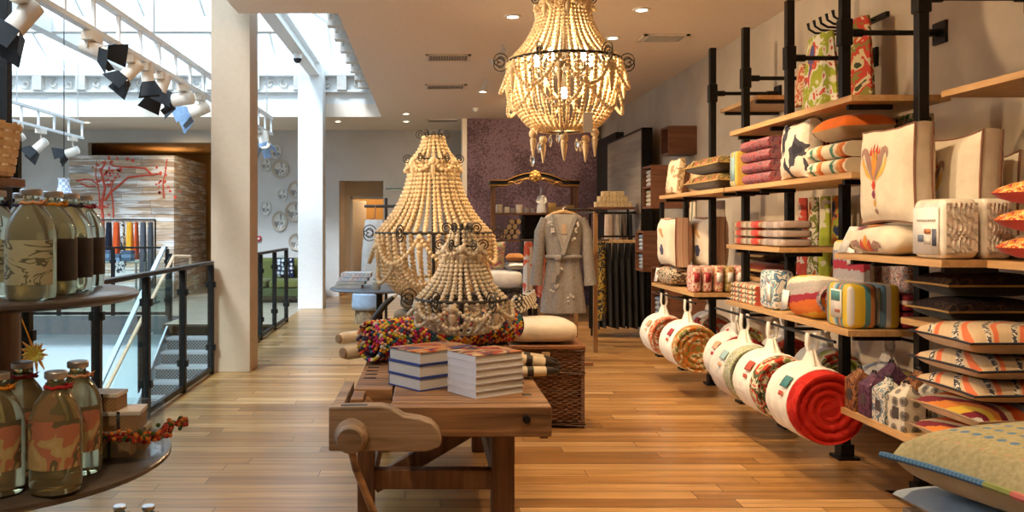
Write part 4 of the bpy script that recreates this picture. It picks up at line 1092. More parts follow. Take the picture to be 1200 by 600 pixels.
# ------------------------------------------------------------------ tulip cushions and white bedding
PIP=fabric('brown_piping',(.25,.12,.08)); SIDE=fabric('linen_border',(.68,.58,.46))
bol=thing('folded_bedspread','folded cream bedspread with orange embroidered flowers lying under the tulip cushion','bedspread',(2.62,4.82,ZD))
O('roll',MB(Matrix.Translation((0,0,.085))).sup(.14,.30,.085,.75,.35,nu=36,nv=16),CREAM,bol)
O('inner_fold',MB(Matrix.Translation((.02,-.30,.085))@Matrix.Rotation(PI/2,4,'X')).lathe([(0,.015),(.025,.012),(.035,-.02),(.055,.01),(.07,-.02)],18,caps=False),CREAM2,bol)
def bs(u,v,off=0):   # aisle side of the roll, u along it, v up
    a=v*PI/2; return V(-.141*max(0,math.cos(a))**.75-off*1.5,-.30*u*.96,.085+.085*math.copysign(abs(math.sin(a))**.75,v)+off)
for k,pts,w in (('o',[(-.25,.62),(.0,.8),(.2,.85)],[.1,.45,.1]),('p',[(-.36,.35),(-.3,.5),(-.2,.62)],[.05,.2,.1]),('r',[(-.05,.8),(.2,.9)],[.2,.05]),
                ('m',[(-.1,-.75),(-.25,-.3),(-.42,-.05),(-.5,-.3)],[.12,.2,.2,.05]),('m',[(.1,-.75),(.25,-.3),(.42,-.05),(.5,-.3)],[.12,.2,.2,.05]),
                ('o',[(0,-.8),(0,-.2),(.0,.1)],[.15,.25,.05]),('r',[(-.1,-.7),(-.13,-.2),(-.15,.0)],[.1,.15,.03]),('r',[(.1,-.7),(.13,-.2),(.15,0.)],[.1,.15,.03])):
    O('embroidery',strip(Matrix(),bs,pts,w,off=.004),EMB[k],bol)
card(bol,[V(-.145,.33,.0),V(-.155,.20,.01),V(-.12,.12,.16),V(-.11,.24,.16)],PAPER,'tag')
face_cushion('cushion','large cream boxed cushion with embroidered orange and mauve tulip, first of three',2.595,4.715,ZD+.172,.52,.535,.16,CREAM,rz=.04,parts=tulip(.16,.02,.98),side=SIDE,pipe=PIP)
face_cushion('cushion','second cream boxed cushion, part of its orange flower showing, behind the tulip one',2.865,4.595,ZD+.001,.52,.645,.17,CREAM,lean=.03,parts=tulip(.3,.1,.8),side=SIDE,pipe=PIP)
face_cushion('cushion','plain cream boxed cushion farthest right of three, behind the red cushions',3.15,4.72,ZD+.001,.50,.55,.15,CREAM,lean=.02,side=SIDE,pipe=PIP)
WRAP=plain('wrapped_white',(.76,.70,.60),.3,var=.18,scale=18,bmp=.7,coat=.9)
RUF=pat('ruffled_bedding','stripes',[(.78,.72,.62),(.5,.45,.38),(.8,.74,.64)],20,(.6,.3,1.),.4,.8,.8,warp=1.6)
def wpack(label,x0,x1,y0,y1,z0,h,lab):
    t=thing('bedding_pack',label,'bedding pack',((x0+x1)/2,(y0+y1)/2,z0),0)
    w,d=(x1-x0)/2,(y1-y0)/2
    O('wrapped_bedding',MB(Matrix.Translation((0,0,h/2))).sup(w,d,h/2,.3,.3,nu=36,nv=14),WRAP,t)
    m=MB(); m.sheet(lambda a,b: V(-w*.8+1.6*w*a,-d-.002-.006*math.sin(a*40+5*math.sin(b*9))*math.sin(PI*a),h*(.12+.8*b)),30,16); O('ruffles',m,RUF,t)
    if lab:
        card(t,[V(-w-.003,d*.8,h*.08),V(-w-.003,-d*.8,h*.08),V(-w-.003,-d*.8,h*.85),V(-w-.003,d*.8,h*.85)],PAPER,'label')
        for (a,b,c,e,col) in ((.45,.1,.28,.40,(.16,.2,.28)),(.05,-.35,.42,.50,(.5,.2,.08)),(-.45,-.7,.22,.5,(.1,.11,.16)),(.05,-.35,.24,.36,(.6,.56,.5))):
            card(t,[V(-w-.006,d*a,h*c),V(-w-.006,d*b,h*c),V(-w-.006,d*b,h*e),V(-w-.006,d*a,h*e)],plain('print_block',col,.5,bmp=0),'label_block')
        m=MB()
        for i in range(9): m.box(-w-.007,-w-.004,d*.5-.018*i-.011,d*.5-.018*i,h*.62,h*.655)
        O('label_lettering',m,plain('print_grey',(.35,.32,.28),.6,bmp=0),t)
    return t
wpack('clear plastic pack of white bedding with printed label, front of the tulip cushion',2.49,2.68,4.12,4.39,ZD,.30,True)
wpack('clear plastic pack of ruffled white bedding, right of the labelled one',2.69,2.84,4.12,4.31,ZD,.30,False)
for i in range(3):
    slab('linen_pack',f"flat clear-wrapped white linen pack, {l3[i]} of three beside the red cushions",'bedding pack',2.86,3.08,4.12,4.31,ZD+.04*i,ZD+.04*(i+1),WRAP,.45,.3,'flat linen packs')
REDP=pat('red_gold_ikat','noise',[(.3,.03,.05),(.65,.22,.02),(.7,.5,.2),(.45,.04,.03),(.75,.4,.05),(.3,.08,.12)],22); REDF=fabric('red_velvet',(.42,.03,.015))
for i,z in enumerate((.064,.192,.32)):
    flat_cushion('cushion',f"red cushion with orange ikat top, {l3[i]} of the pile at the right edge",(2.955-.01*i,3.82,ZD2+z),.54,.5,.125,REDP,REDF)

# ------------------------------------------------------------------ lower cushions
BAND=[(.42,.3,.17),(.4,.28,.16),(.55,.12,.04),(.6,.14,.05),(.06,.06,.08),(.5,.42,.3),(.05,.05,.07),(.44,.32,.19),(.58,.12,.04)]
def arcs_mat():
    m,nt,b=newmat('zigzag_arcs'); b.inputs['Roughness'].default_value=.9; co=coords(nt)
    sb=N(nt,'VectorMath',operation='DISTANCE'); sb.inputs[1].default_value=(.34,-.36,0); nt.links.new(co,sb.inputs[0])
    a=N(nt,'Math',operation='MULTIPLY'); a.inputs[1].default_value=9.; nt.links.new(sb.outputs['Value'],a.inputs[0])
    f=N(nt,'Math',operation='FRACT'); nt.links.new(a.outputs[0],f.inputs[0])
    base=ramp(nt,f.outputs[0],[(.50,.37,.23),(.48,.36,.22),(.5,.37,.23),(.48,.36,.22),(.5,.37,.23),(.58,.14,.05),(.56,.13,.05),(.5,.37,.23),(.05,.05,.06),(.05,.05,.06)])
    nz=N(nt,'TexNoise',Scale=70.0,Detail=1.0); nt.links.new(co,nz.inputs['Vector'])
    fl=ramp(nt,nz.outputs['Fac'],[(0,0,0),(1,1,1)],True,.5,.56) if 0 else ramp(nt,nz.outputs['Fac'],[(0,0,0),(1,1,1)])
    gt=N(nt,'Math',operation='GREATER_THAN'); gt.inputs[1].default_value=.8; nt.links.new(f.outputs[0],gt.inputs[0])
    g2=N(nt,'Math',operation='GREATER_THAN'); g2.inputs[1].default_value=.53; nt.links.new(nz.outputs['Fac'],g2.inputs[0])
    mu=N(nt,'Math',operation='MULTIPLY'); nt.links.new(gt.outputs[0],mu.inputs[0]); nt.links.new(g2.outputs[0],mu.inputs[1])
    mx=N(nt,'Mix',data_type='RGBA'); nt.links.new(mu.outputs[0],mx.inputs[0]); nt.links.new(base,mx.inputs[6]); mx.inputs[7].default_value=(.6,.55,.45,1)
    nt.links.new(mx.outputs[2],b.inputs['Base Color']); return m
ARCS=arcs_mat(); TAN2=fabric('sand_cloth',(.56,.43,.28)); PIPK=fabric('black_piping',(.02,.02,.03))
MULTI=pat('kilim_stripes','stripes',[(.6,.4,.2),(.32,.34,.4),(.55,.5,.42),(.2,.02,.03),(.65,.42,.05),(.6,.2,.04),(.2,.03,.04),(.6,.48,.3),(.52,.08,.02),(.56,.12,.03),(.3,.3,.36),(.5,.46,.4),(.16,.02,.03)],2.5,(1,0.25,0),warp=.03)
zt=ZH
for i,(t_,mt,bk_,lab) in enumerate(((.125,MULTI,CREAM2,'multicoloured striped cushion, lowest of the tower on the bottom shelf'),(.13,MULTI,CREAM2,'multicoloured striped cushion, second from the bottom of the tower'),
      (.10,ARCS,TAN2,'sand cushion with orange arcs, middle of the tower'),(.115,ARCS,TAN2,'sand cushion with orange arcs, second from the top of the tower'),(.135,ARCS,TAN2,'sand cushion with orange arcs, topmost of the tower'))):
    flat_cushion('cushion',lab,(2.76+.012*(i%2),4.14-.01*(i%3),zt+t_*.5+.001),.56,.52,t_*.985,mt,bk_,rz=[-.06,.03,.0,.05,-.03][i],tilt=(0,0),pipe=PIPK if i>1 else fabric('brown_edge',(.3,.2,.12)))
    zt+=t_*1.02
for i in range(2):
    r=flat_cushion('cushion',f"dark embroidered cushion with gold trim, {['lower','upper'][i]} of two under the bedding shelf",(3.0,4.645,ZM+.068+.137*i),.56,.40,.13,DKC,BLACKF,pipe=FR)
# house-shaped gift boxes
HP=[pat('brown_kilim','noise',[(.12,.04,.02),(.2,.07,.03),(.3,.14,.05),(.08,.03,.02)],25,coat=.5),pat('plum_print','noise',[(.07,.03,.06),(.12,.05,.09),(.05,.02,.04)],20,coat=.5),
    pat('blue_white_print','noise',[(.6,.55,.46),(.1,.16,.2),(.62,.57,.48),(.2,.26,.28)],22,coat=.5),pat('grey_medallion','dots',[(.1,.09,.08),(.2,.18,.16),(.55,.5,.4),(.6,.55,.45)],14,coat=.5)]
def house(label,x,y,z,w,d,h,mat,group=None):
    t=thing('gift_box',label,'gift box',(x,y,z),random.uniform(-.08,.08),group)
    m=MB(); s=[]
    for zz,kw,kd in ((0,1,1),(h*.72,1,1),(h*.9,.30,.62),(h*.94,.12,.5),(h,.10,.5)):
        s.append([V(-w/2*kw,-d/2*kd,zz),V(w/2*kw,-d/2*kd,zz),V(w/2*kw,d/2*kd,zz),V(-w/2*kw,d/2*kd,zz)])
    O('box_body',m.loft(s),mat,t,bev=.003)
    O('front_label',MB().box(-w/2-.003,-w/2,-d*.18,d*.18,h*.25,h*.5),plain('dark_label',(.06,.05,.05),.5),t)
    O('handle_loop',MB().tube([V(0,-d*.2,h*.95),V(0,-d*.1,h*1.05),V(0,d*.1,h*1.05),V(0,d*.2,h*.95)],.006,6),BLACKF,t)
lb=['brown kilim-patterned house-shaped box at the far end of the bottom shelf','plum patterned house-shaped box, second along the bottom shelf','blue and white patterned house-shaped box, third along the bottom shelf','grey medallion-patterned house-shaped box nearest the cushion tower']
for i,y in enumerate((5.03,4.87,4.715,4.545)):
    house(lb[i],2.555,y,ZH,.12,.145,.245,HP[i])
for i,(y,k) in enumerate(((4.99,1),(4.72,0),(4.55,3))):
    house(f"{['plum','brown','grey'][i]} house-shaped box in the back row behind the front boxes",2.72,y,ZH,.12,.15,.285,HP[k])
# foreground cushions
PL=thing('low_plinth','low grey plinth at bottom right carrying the foreground cushions','plinth',(2.1,2.6,0))
O('plinth_top',MB().box(1.66,2.6,2.1,2.98,.56,.60),GREYWOOD,PL,world=True,bev=.005); O('plinth_base',MB().box(1.70,2.56,2.14,2.94,0,.56),GREYWOOD,PL,world=True)
def spots_mat():
    m,nt,b=newmat('olive_dashes'); b.inputs['Roughness'].default_value=.95
    tc=N(nt,'TexCoord'); sp=N(nt,'SeparateXYZ'); nt.links.new(tc.outputs['Object'],sp.inputs[0])
    def mt(op,a,b_=None):
        n=N(nt,'Math',operation=op)
        for i,s in enumerate((a,b_)):
            if s is None: continue
            if isinstance(s,(int,float)): n.inputs[i].default_value=s
            else: nt.links.new(s,n.inputs[i])
        return n.outputs[0]
    u=mt('MULTIPLY',sp.outputs[0],13.); v=mt('MULTIPLY',sp.outputs[1],20.)
    fu=mt('ABSOLUTE',mt('SUBTRACT',mt('FRACT',u),.5)); fv=mt('ABSOLUTE',mt('SUBTRACT',mt('FRACT',v),.5))
    ins=mt('LESS_THAN',mt('ADD',mt('POWER',mt('DIVIDE',fu,.16),2.),mt('POWER',mt('DIVIDE',fv,.30),2.)),1.)
    row=mt('FLOOR',u); wn=N(nt,'TexWhiteNoise',noise_dimensions='1D'); nt.links.new(row,wn.inputs['W'])
    dc=ramp(nt,wn.outputs['Value'],[(.08,.16,.26),(.5,.2,.14),(.22,.27,.2),(.1,.18,.28),(.45,.18,.12)])
    lim=mt('MULTIPLY',ins,mt('MULTIPLY',mt('GREATER_THAN',sp.outputs[1],-.27),mt('LESS_THAN',mt('ABSOLUTE',sp.outputs[0]),.26)))
    nz=N(nt,'TexNoise',Scale=60.0,Detail=3.0); nt.links.new(tc.outputs['Object'],nz.inputs['Vector'])
    base=ramp(nt,nz.outputs['Fac'],[(.27,.235,.115),(.36,.31,.17)],False,.35,.65)
    mx=N(nt,'Mix',data_type='RGBA'); nt.links.new(lim,mx.inputs[0]); nt.links.new(base,mx.inputs[6]); nt.links.new(dc,mx.inputs[7])
    nt.links.new(mx.outputs[2],b.inputs['Base Color']); bump(nt,b,nz.outputs['Fac'],.3,.006); return m
ol=flat_cushion('cushion','large olive cushion with rows of coloured dashes in the right foreground',(1.935,2.64,.835),.68,.66,.22,spots_mat(),fabric('olive_back',(.34,.3,.16)),rz=.12,tilt=(-.06,-.05))
n=12; M=Matrix.Translation((0,0,.11))@Euler((-.06,-.05,0)).to_matrix().to_4x4()
BR=pat('braid_edge','stripes',[(.06,.14,.26),(.1,.2,.32),(.05,.12,.22)],60,(0,1,0))
O('braid',MB(M).tube([pil(-1,2*i/n-1,.68,.66,.22) for i in range(4,n+1)],.011,6),BR,ol,label='blue braided edge')
O('braid',MB(M).tube([pil(-1,2*i/n-1,.68,.66,.22) for i in range(2,5)],.011,6),fabric('green_braid',(.2,.24,.06)),ol,label='green braided edge')
O('braid',MB(M).tube([pil(-1,2*i/n-1,.68,.66,.22) for i in range(0,3)],.011,6),fabric('rose_braid',(.45,.12,.1)),ol,label='rose braided edge')
O('embroidered_swirl',MB(M).tube([pil(.18+(.02+.02*a)*math.cos(a),-.25+(.02+.02*a)*math.sin(a),.68,.66,.22,1,.004) for a in arc(0,9,40)],.006,5),fabric('swirl_brown',(.16,.1,.06)),ol)
flat_cushion('cushion','grey blue cushion at the bottom edge underneath the olive one',(1.96,2.66,.655),.7,.68,.10,fabric('grey_blue_cloth',(.3,.34,.38)),rz=.02)

# ------------------------------------------------------------------ rolled quilts hanging below the shelf
WRAPW=fabric('white_carrier',(.82,.78,.70))
def quilt(label,x,y,zc,R,L,cols,scale,lab,strapz,rz=0,kind='noise'):
    t=thing('rolled_quilt',label,'quilt',(x,y,zc-R),rz,None)
    mt=pat('quilt_print',kind,cols,scale)
    c=V(0,0,R)
    M=Matrix.Translation(c)@Matrix.Rotation(PI/2,4,'X')      # local z -> -y (towards the camera)
    m=MB(M); nr,na=26,40; pitch=R/4.2
    def cap(a,b):
        r=R*(.02+.98*b); th=2*PI*a
        f=((r/pitch)-a)%1
        return V(r*math.cos(th),r*math.sin(th),L/2+.028*math.sin(PI*f)**.5*(1 if b<.99 else 0)-.03*(1-b))
    m.sheet(cap,na,nr)
    O('spiral_end',m,mt,t)
    m=MB(M).tube([V(0,0,L/2),V(0,0,L/2-.02),V(0,0,0),V(0,0,-L/2)],[R*.995,R,R,R*.96],32); O('quilt_roll',m,mt,t)
    wr=MB(M)
    secs=[]
    for k,zz in enumerate(arc(-L/2-.01,L/2-.09,9)):
        rr=R*1.03*(.93 if k==0 else 1)+.004*math.sin(k*2.1)
        secs.append([V(rr*math.cos(2*PI*j/36)*(1+.012*math.sin(5*j)),rr*math.sin(2*PI*j/36),zz) for j in range(36)])
    wr.loft(secs); W=O('carrier',wr,WRAPW,t)
    # carrier cloth gathered up into two short handles that loop over the rail
    g=MB(); secs=[]
    for k,(zz,rx,ry,fo) in enumerate(((R*1.62,R*.74,.15,.03),(R*1.86,R*.50,.13,.06),(R*2.04,R*.24,.085,.14),(R*2.0+.06,.035,.05,.18),(R*2.0+.10,.026,.034,.12))):
        secs.append([V(rx*math.cos(2*PI*j/36)*(1+fo*math.sin(2*PI*j*7/36)),.03+ry*math.sin(2*PI*j/36)*(1+fo*math.cos(2*PI*j*6/36)),zz) for j in range(36)])
    O('gathered_top',g.loft(secs),WRAPW,t)
    for s in (-1,1):
        pts=[V(s*.016,.03,R*2.0+.085),V(s*.030,.03,R*2.0+.13),V(s*.024,.03,strapz-(zc-R))]
        sec=[[p+V(-.005,-.022,0),p+V(.005,-.022,0),p+V(.005,.022,0),p+V(-.005,.022,0)] for p in pts]
        O('carry_handle',MB().loft(sec),WRAPW,t)
    def side(a,zz,off=.012):
        return V(-(R*1.03+off)*math.cos(a),-zz,R+(R*1.03+off)*math.sin(a))
    for (a0,a1,z0,z1,mm,nm) in lab:
        m=MB(); m.sheet(lambda p,q: side(a0+(a1-a0)*q,z0+(z1-z0)*p),3,5); O(nm,m,mm,t,solid=.002)
    return t
TEAL=plain('teal_patch',(.06,.22,.24),.6); REDL=plain('red_patch',(.45,.08,.05),.6); LBLUE=plain('pale_blue_patch',(.4,.6,.62),.6); DRED=plain('dark_red_patch',(.35,.03,.04),.6); ORL=plain('peach_patch',(.75,.42,.25),.6)
def labs(big,small): return [(.45,.78,.0,.10,big,'label'),(.22,.34,.02,.08,small,'label_mark')]
quilt('large scarlet rolled quilt in white carrier, nearest of the hanging rolls',2.44,5.38,.47,.222,.42,[(.5,.02,.01),(.55,.03,.02),(.45,.015,.01)],8,labs(TEAL,REDL),.90)
quilt('rolled red, white and green flowered quilt, second of the hanging rolls',2.44,6.0,.47,.215,.42,[(.45,.04,.02),(.65,.58,.42),(.08,.1,.05),(.5,.05,.02),(.6,.55,.4),(.25,.25,.06)],10,labs(REDL,REDL),.90)
quilt('rolled pale quilt with green leaves in its white carrier, third of the hanging rolls',2.44,6.52,.47,.212,.40,[(.5,.52,.4),(.35,.4,.2),(.6,.58,.48),(.3,.34,.28)],26,labs(LBLUE,ORL),.90)
quilt('rolled dark red and orange quilt, fourth of the hanging rolls',2.56,7.05,.47,.21,.40,[(.2,.01,.015),(.4,.03,.02),(.3,.02,.02),(.5,.16,.03)],20,labs(ORL,DRED),.90)
quilt('rolled olive and orange patterned quilt facing the aisle, second hanging roll from the far end',2.45,7.98,.46,.21,.52,[(.18,.17,.04),(.55,.48,.3),(.5,.14,.02),(.22,.2,.05),(.45,.1,.03)],16,labs(DRED,REDL),.885)
quilt('white wrapped rolled quilt at the far end of the hanging rolls',2.44,8.75,.46,.20,.42,[(.6,.5,.35),(.5,.12,.05),(.6,.55,.4)],14,labs(ORL,ORL),.885)
# second row, nearer the wall
quilt('back row white wrapped rolled quilt behind the house-shaped boxes',2.92,5.37,.50,.19,.36,[(.5,.4,.15),(.62,.6,.5),(.55,.3,.05)],8,labs(TEAL,REDL),.90)
quilt('back row rolled quilt with green print behind the second roll',2.92,6.22,.50,.19,.36,[(.25,.28,.05),(.55,.52,.35),(.45,.05,.03)],12,labs(TEAL,REDL),.90)
quilt('back row rolled orange red quilt behind the pale green one',2.97,7.05,.50,.16,.34,[(.45,.06,.02),(.3,.02,.02),(.5,.2,.04)],18,labs(DRED,REDL),.90)
quilt('back row rolled quilt with yellow print behind the fourth roll',2.92,7.92,.50,.16,.34,[(.5,.42,.08),(.6,.55,.3),(.45,.06,.03)],14,labs(DRED,REDL),.885)
quilt('back row white wrapped quilt at the far end of the rail',2.92,8.78,.50,.18,.34,[(.5,.42,.3),(.5,.08,.05)],14,labs(DRED,REDL),.885)
hr=thing('hanging_rail','black steel rail under the shelf from which the quilt rolls hang','rail',(2.44,6.9,.90))
for x in (2.44,2.92): O('rail',MB().tube([V(x,5.1,.884),V(x,7.2,.884)],.010,8),BLACK,hr,world=True); O('rail',MB().tube([V(x,7.75,.87),V(x,9.1,.87)],.010,8),BLACK,hr,world=True)
for y,z in ((5.75,.884),(6.63,.884),(8.42,.87)): O('rail_bracket',MB().box(2.44,2.92,y-.01,y+.01,z-.01,z+.01),BLACK,hr,world=True)

# ------------------------------------------------------------------ far bay: dark floral cushions, boxed cushions, packets
DFL=pat('dark_floral','noise',[(.05,.035,.02),(.45,.3,.1),(.12,.12,.04),(.35,.08,.05),(.5,.38,.2),(.06,.04,.025)],14)
for i in range(2):
    flat_cushion('cushion',f"dark floral cushion with brown underside, {['lower','upper'][i]} of two on the far shelf",(2.635,7.75,ZI+.076+.15*i),.32,1.0,.145,DFL,fabric('brown_back',(.06,.04,.025)),pipe=fabric('gold_piping',(.45,.3,.08)))
PR=pat('cream_botanical','noise',[(.72,.62,.45),(.74,.64,.47),(.4,.28,.16),(.7,.6,.44)],8)
face_cushion('cushion','cream cushion printed with a wreath, leaning on the far end of the upper shelf',2.56,8.86,ZI,.36,.36,.09,PR,lean=.14)
face_cushion('cushion','peach cream cushion leaning behind the wreath one, beside the dark floral pair',2.74,8.70,ZI,.34,.34,.09,fabric('peach_cream',(.68,.5,.32)),lean=.14)
STN=pat('rose_tan_border','stripes',[(.58,.38,.27),(.55,.35,.25),(.60,.42,.30),(.50,.28,.2)],16,(1,.3,0))
def medal(r,M,surf):
    O('embroidery',strip(M,surf,[(-.1,-.55),(-.1,-.3),(-.1,-.1)],[.2,.5,.2]),fabric('navy_motif',(.04,.05,.12)),r)
    O('embroidery',strip(M,surf,[(-.3,.2),(0,.45),(.3,.55)],[.1,.25,.1]),fabric('ochre_motif',(.5,.3,.12)),r)
rt=thing('rolled_throw','rolled black and cream throw with a swing tag under the first boxed cushion','throw',(2.62,9.02,ZK))
O('roll',MB(Matrix.Translation((0,0,.10))).sup(.14,.30,.10,.75,.4,nu=32,nv=14),pat('black_cream_throw','noise',[(.6,.5,.36),(.08,.07,.06),(.62,.5,.36),(.4,.15,.08)],20),rt)
O('inner_fold',MB(Matrix.Translation((.0,-.285,.10))@Matrix.Rotation(PI/2,4,'X')).lathe([(0,.02),(.03,.015),(.045,-.02),(.07,.01),(.085,-.03)],18,caps=False),fabric('brown_fold',(.14,.08,.05)),rt)
card(rt,[V(-.15,.26,.02),V(-.155,.12,.03),V(-.12,.14,.17),V(-.12,.26,.17)],PAPER,'tag')
face_cushion('cushion','cream cushion with navy motif and rose tan border standing on the rolled throw',2.62,9.02,ZK+.202,.56,.50,.22,CREAM,side=STN,parts=medal,pipe=PIP)
face_cushion('cushion','second boxed cream cushion with rose tan border, beside the post',2.915,8.80,ZK+.19,.50,.52,.21,CREAM,rz=.1,side=STN,parts=medal,pipe=PIP)
slab('folded_throw','folded dark throw under the second boxed cushion','throw',2.87,3.05,8.56,9.02,ZK,ZK+.188,DKC,.4,.3)
PK=[pat('pink_print','noise',[(.66,.34,.28),(.78,.62,.52),(.5,.12,.1),(.75,.55,.47)],24,coat=.7),pat('pink_gold_print','noise',[(.58,.2,.17),(.74,.58,.4),(.5,.14,.1)],22,coat=.7),pat('olive_print','noise',[(.3,.26,.1),(.6,.42,.2),(.4,.2,.08)],20,coat=.7)]
pl=['pink and rose wrapped packet, leftmost of the row of five','pink wrapped packet, second from the left of the row','deep pink and gold packet, middle of the row of five','gold olive packet, second from the right of the row','tan and pink packet, rightmost of the row of five']
for i,x in enumerate((2.525,2.63,2.735,2.835,2.93)):
    t=thing('packet',pl[i],'packet',(x,8.07,ZK),random.uniform(-.03,.03),'packets on the far shelf')
    O('wrapped_cloth',MB(Matrix.Translation((0,0,.127))@Matrix.Rotation(.02,4,'Y')).sup(.04,.115,.125,.3,.3),PK[(0,0,1,2,0)[i]],t)
    card(t,[V(-.028,-.118,.10),V(.022,-.118,.10),V(.022,-.118,.19),V(-.028,-.118,.19)],DRED if i<2 else PAPER,'label')
# striped cloths hanging in the far bay and wall cube
CST=pat('cream_multi_stripes','stripes',[(.7,.6,.44),(.4,.2,.1),(.72,.62,.46),(.2,.22,.16),(.7,.58,.4)],8,(1,.6,0))
cloth_hang('hanging_textile','cream striped cloth hanging under the far shelf, above the boxed cushions','textile',2.97,9.40,9.62,1.30,1.84,CST,.04,2,.9)
cloth_hang('hanging_textile','plain cream cloth hanging under the far shelf beside the post','textile',3.10,8.85,9.15,1.30,1.84,CREAM2,.04,2,.9)
def cubby(label,x0,x1,y0,y1,z0,z1,shelves=(),th=.025,name='wall_cubby'):
    t=thing(name,label,'shelf unit',((x0+x1)/2,(y0+y1)/2,z0))
    O('side_panel',MB().box(x0,x1,y0,y0+th,z0,z1),BROWNBOX,t,world=True); O('side_panel',MB().box(x0,x1,y1-th,y1,z0,z1),BROWNBOX,t,world=True)
    O('top_panel',MB().box(x0,x1,y0+th,y1-th,z1-th,z1),BROWNBOX,t,world=True); O('bottom_panel',MB().box(x0,x1,y0+th,y1-th,z0,z0+th),BROWNBOX,t,world=True)
    O('back_panel',MB().box(x1-th,x1,y0+th,y1-th,z0+th,z1-th),BROWNBOX,t,world=True)
    for z in shelves: O('shelf',MB().box(x0,x1-th,y0+th,y1-th,z-.012,z+.012),BROWNBOX,t,world=True)
    return t
cubby('square brown wooden cube fixed to the right wall above the far shelf',3.13,WX,11.05,11.42,2.50,2.87)
slab('vase','small pale ceramic pot inside the wall cube','vase',3.18,3.30,11.18,11.32,2.525,2.68,plain('pot_glaze',(.6,.55,.45),.3),.9,1.)
cubby('tall brown wooden cubby unit with folded white shirts behind the far shelf',2.90,WX-.05,11.03,11.48,1.80,2.36,(2.08,))
cubby('dark brown cubby unit with folded pale blue shirts beside the black trousers',2.92,WX-.05,11.52,11.95,.95,1.50,(1.22,))
cubby('low brown cubby unit with folded blue shirts behind the hanging quilts',2.90,WX-.05,10.45,11.02,.10,1.05,(.42,.72))
SHW=fabric('shirt_white',(.7,.66,.6)); SHB=fabric('shirt_blue',(.34,.42,.5)); SHC=fabric('shirt_cream',(.62,.55,.4))
def shirts(x,y0,y1,z,n,mat,h,place,col):
    for i in range(n):
        fold('folded_shirt',f'folded {col} shirt, {ORD[i]} from the bottom {place}','shirt',x,x+.3,y0,y1,z+h*i,h*.97,mat,1,f'folded shirts {place}')
shirts(2.94,11.08,11.43,2.093,4,SHW,.055,'in the upper cell of the tall cubby','white')
shirts(2.94,11.08,11.43,1.826,4,SHC,.055,'in the lower cell of the tall cubby','cream')
shirts(2.96,11.57,11.90,1.233,4,SHB,.055,'in the upper cell beside the trousers','pale blue')
shirts(2.96,11.57,11.90,.976,4,SHB,.052,'in the lower cell beside the trousers','pale blue')
shirts(2.94,10.50,10.97,.433,4,SHB,.06,'in the middle cell of the low cubby','blue')
shirts(2.94,10.50,10.97,.126,4,SHB,.06,'in the bottom cell of the low cubby','blue')
# ------------------------------------------------------------------ tiered round display with bottles (left foreground)
TABT=plain('bronze_table_top',(.11,.098,.09),.28,.3,var=.1,bmp=.02)
tcx,tcy=-1.14,2.2; ZU,ZLo=1.41,.988
tt=thing('tiered_display','round bronze tiered display table with two tops on a thick centre pole','display table',(tcx,tcy,0))
def disc(r,z,nm): O(nm,MB().lathe([(0,z-.022),(r-.012,z-.022),(r,z-.014),(r,z-.006),(r-.008,z),(0,z)],72,(tcx,tcy,0)),TABT,tt,world=True)
disc(.378,ZU,'upper_top'); disc(.462,ZLo,'lower_top')
O('pole',MB().lathe([(.085,ZLo),(.085,ZU-.022)],32,(tcx,tcy,0)),wood('pole_wood',(.16,.09,.05),(.24,.15,.09),2,.4),tt,world=True)
O('lower_pole',MB().lathe([(.085,.03),(.085,ZLo-.022)],32,(tcx,tcy,0)),BLACK,tt,world=True)
O('base',MB().lathe([(.30,0),(.30,.02),(.1,.03),(0,.03)],48,(tcx,tcy,0)),BLACK,tt,world=True)
LIQ=glass('pale_green_bath_oil',(.80,.84,.66),.0,1.36,.82); LIQY=glass('yellow_bath_oil',(.84,.78,.46),.0,1.36,.88)
CAP=plain('bottle_cap',(.52,.53,.55),.35,.9,var=.05,bmp=0)
def lab_fish():
    m,nt,b=newmat('fish_label'); b.inputs['Roughness'].default_value=.5; co=coords(nt)
    wv=N(nt,'TexNoise',Scale=8.0,Detail=2.0,Distortion=2.2); mp=N(nt,'Mapping'); mp.inputs['Scale'].default_value=(1,1,2.6); nt.links.new(co,mp.inputs[0]); nt.links.new(mp.outputs[0],wv.inputs['Vector'])
    nt.links.new(ramp(nt,wv.outputs['Fac'],[(.42,.46,.34),(.45,.48,.35),(.43,.47,.35),(.44,.48,.35),(.12,.14,.10),(.45,.48,.36),(.42,.46,.34),(.44,.48,.36)],True,.25,.75),b.inputs['Base Color']); return m
LABF=lab_fish(); LABK=plain('dark_label',(.035,.03,.032),.5,var=.2)
LABR=pat('red_fish_label','noise',[(.46,.38,.2),(.52,.44,.25),(.48,.40,.2),(.45,.2,.13),(.14,.13,.08),(.5,.42,.22),(.46,.37,.2)],14,rough=.5)
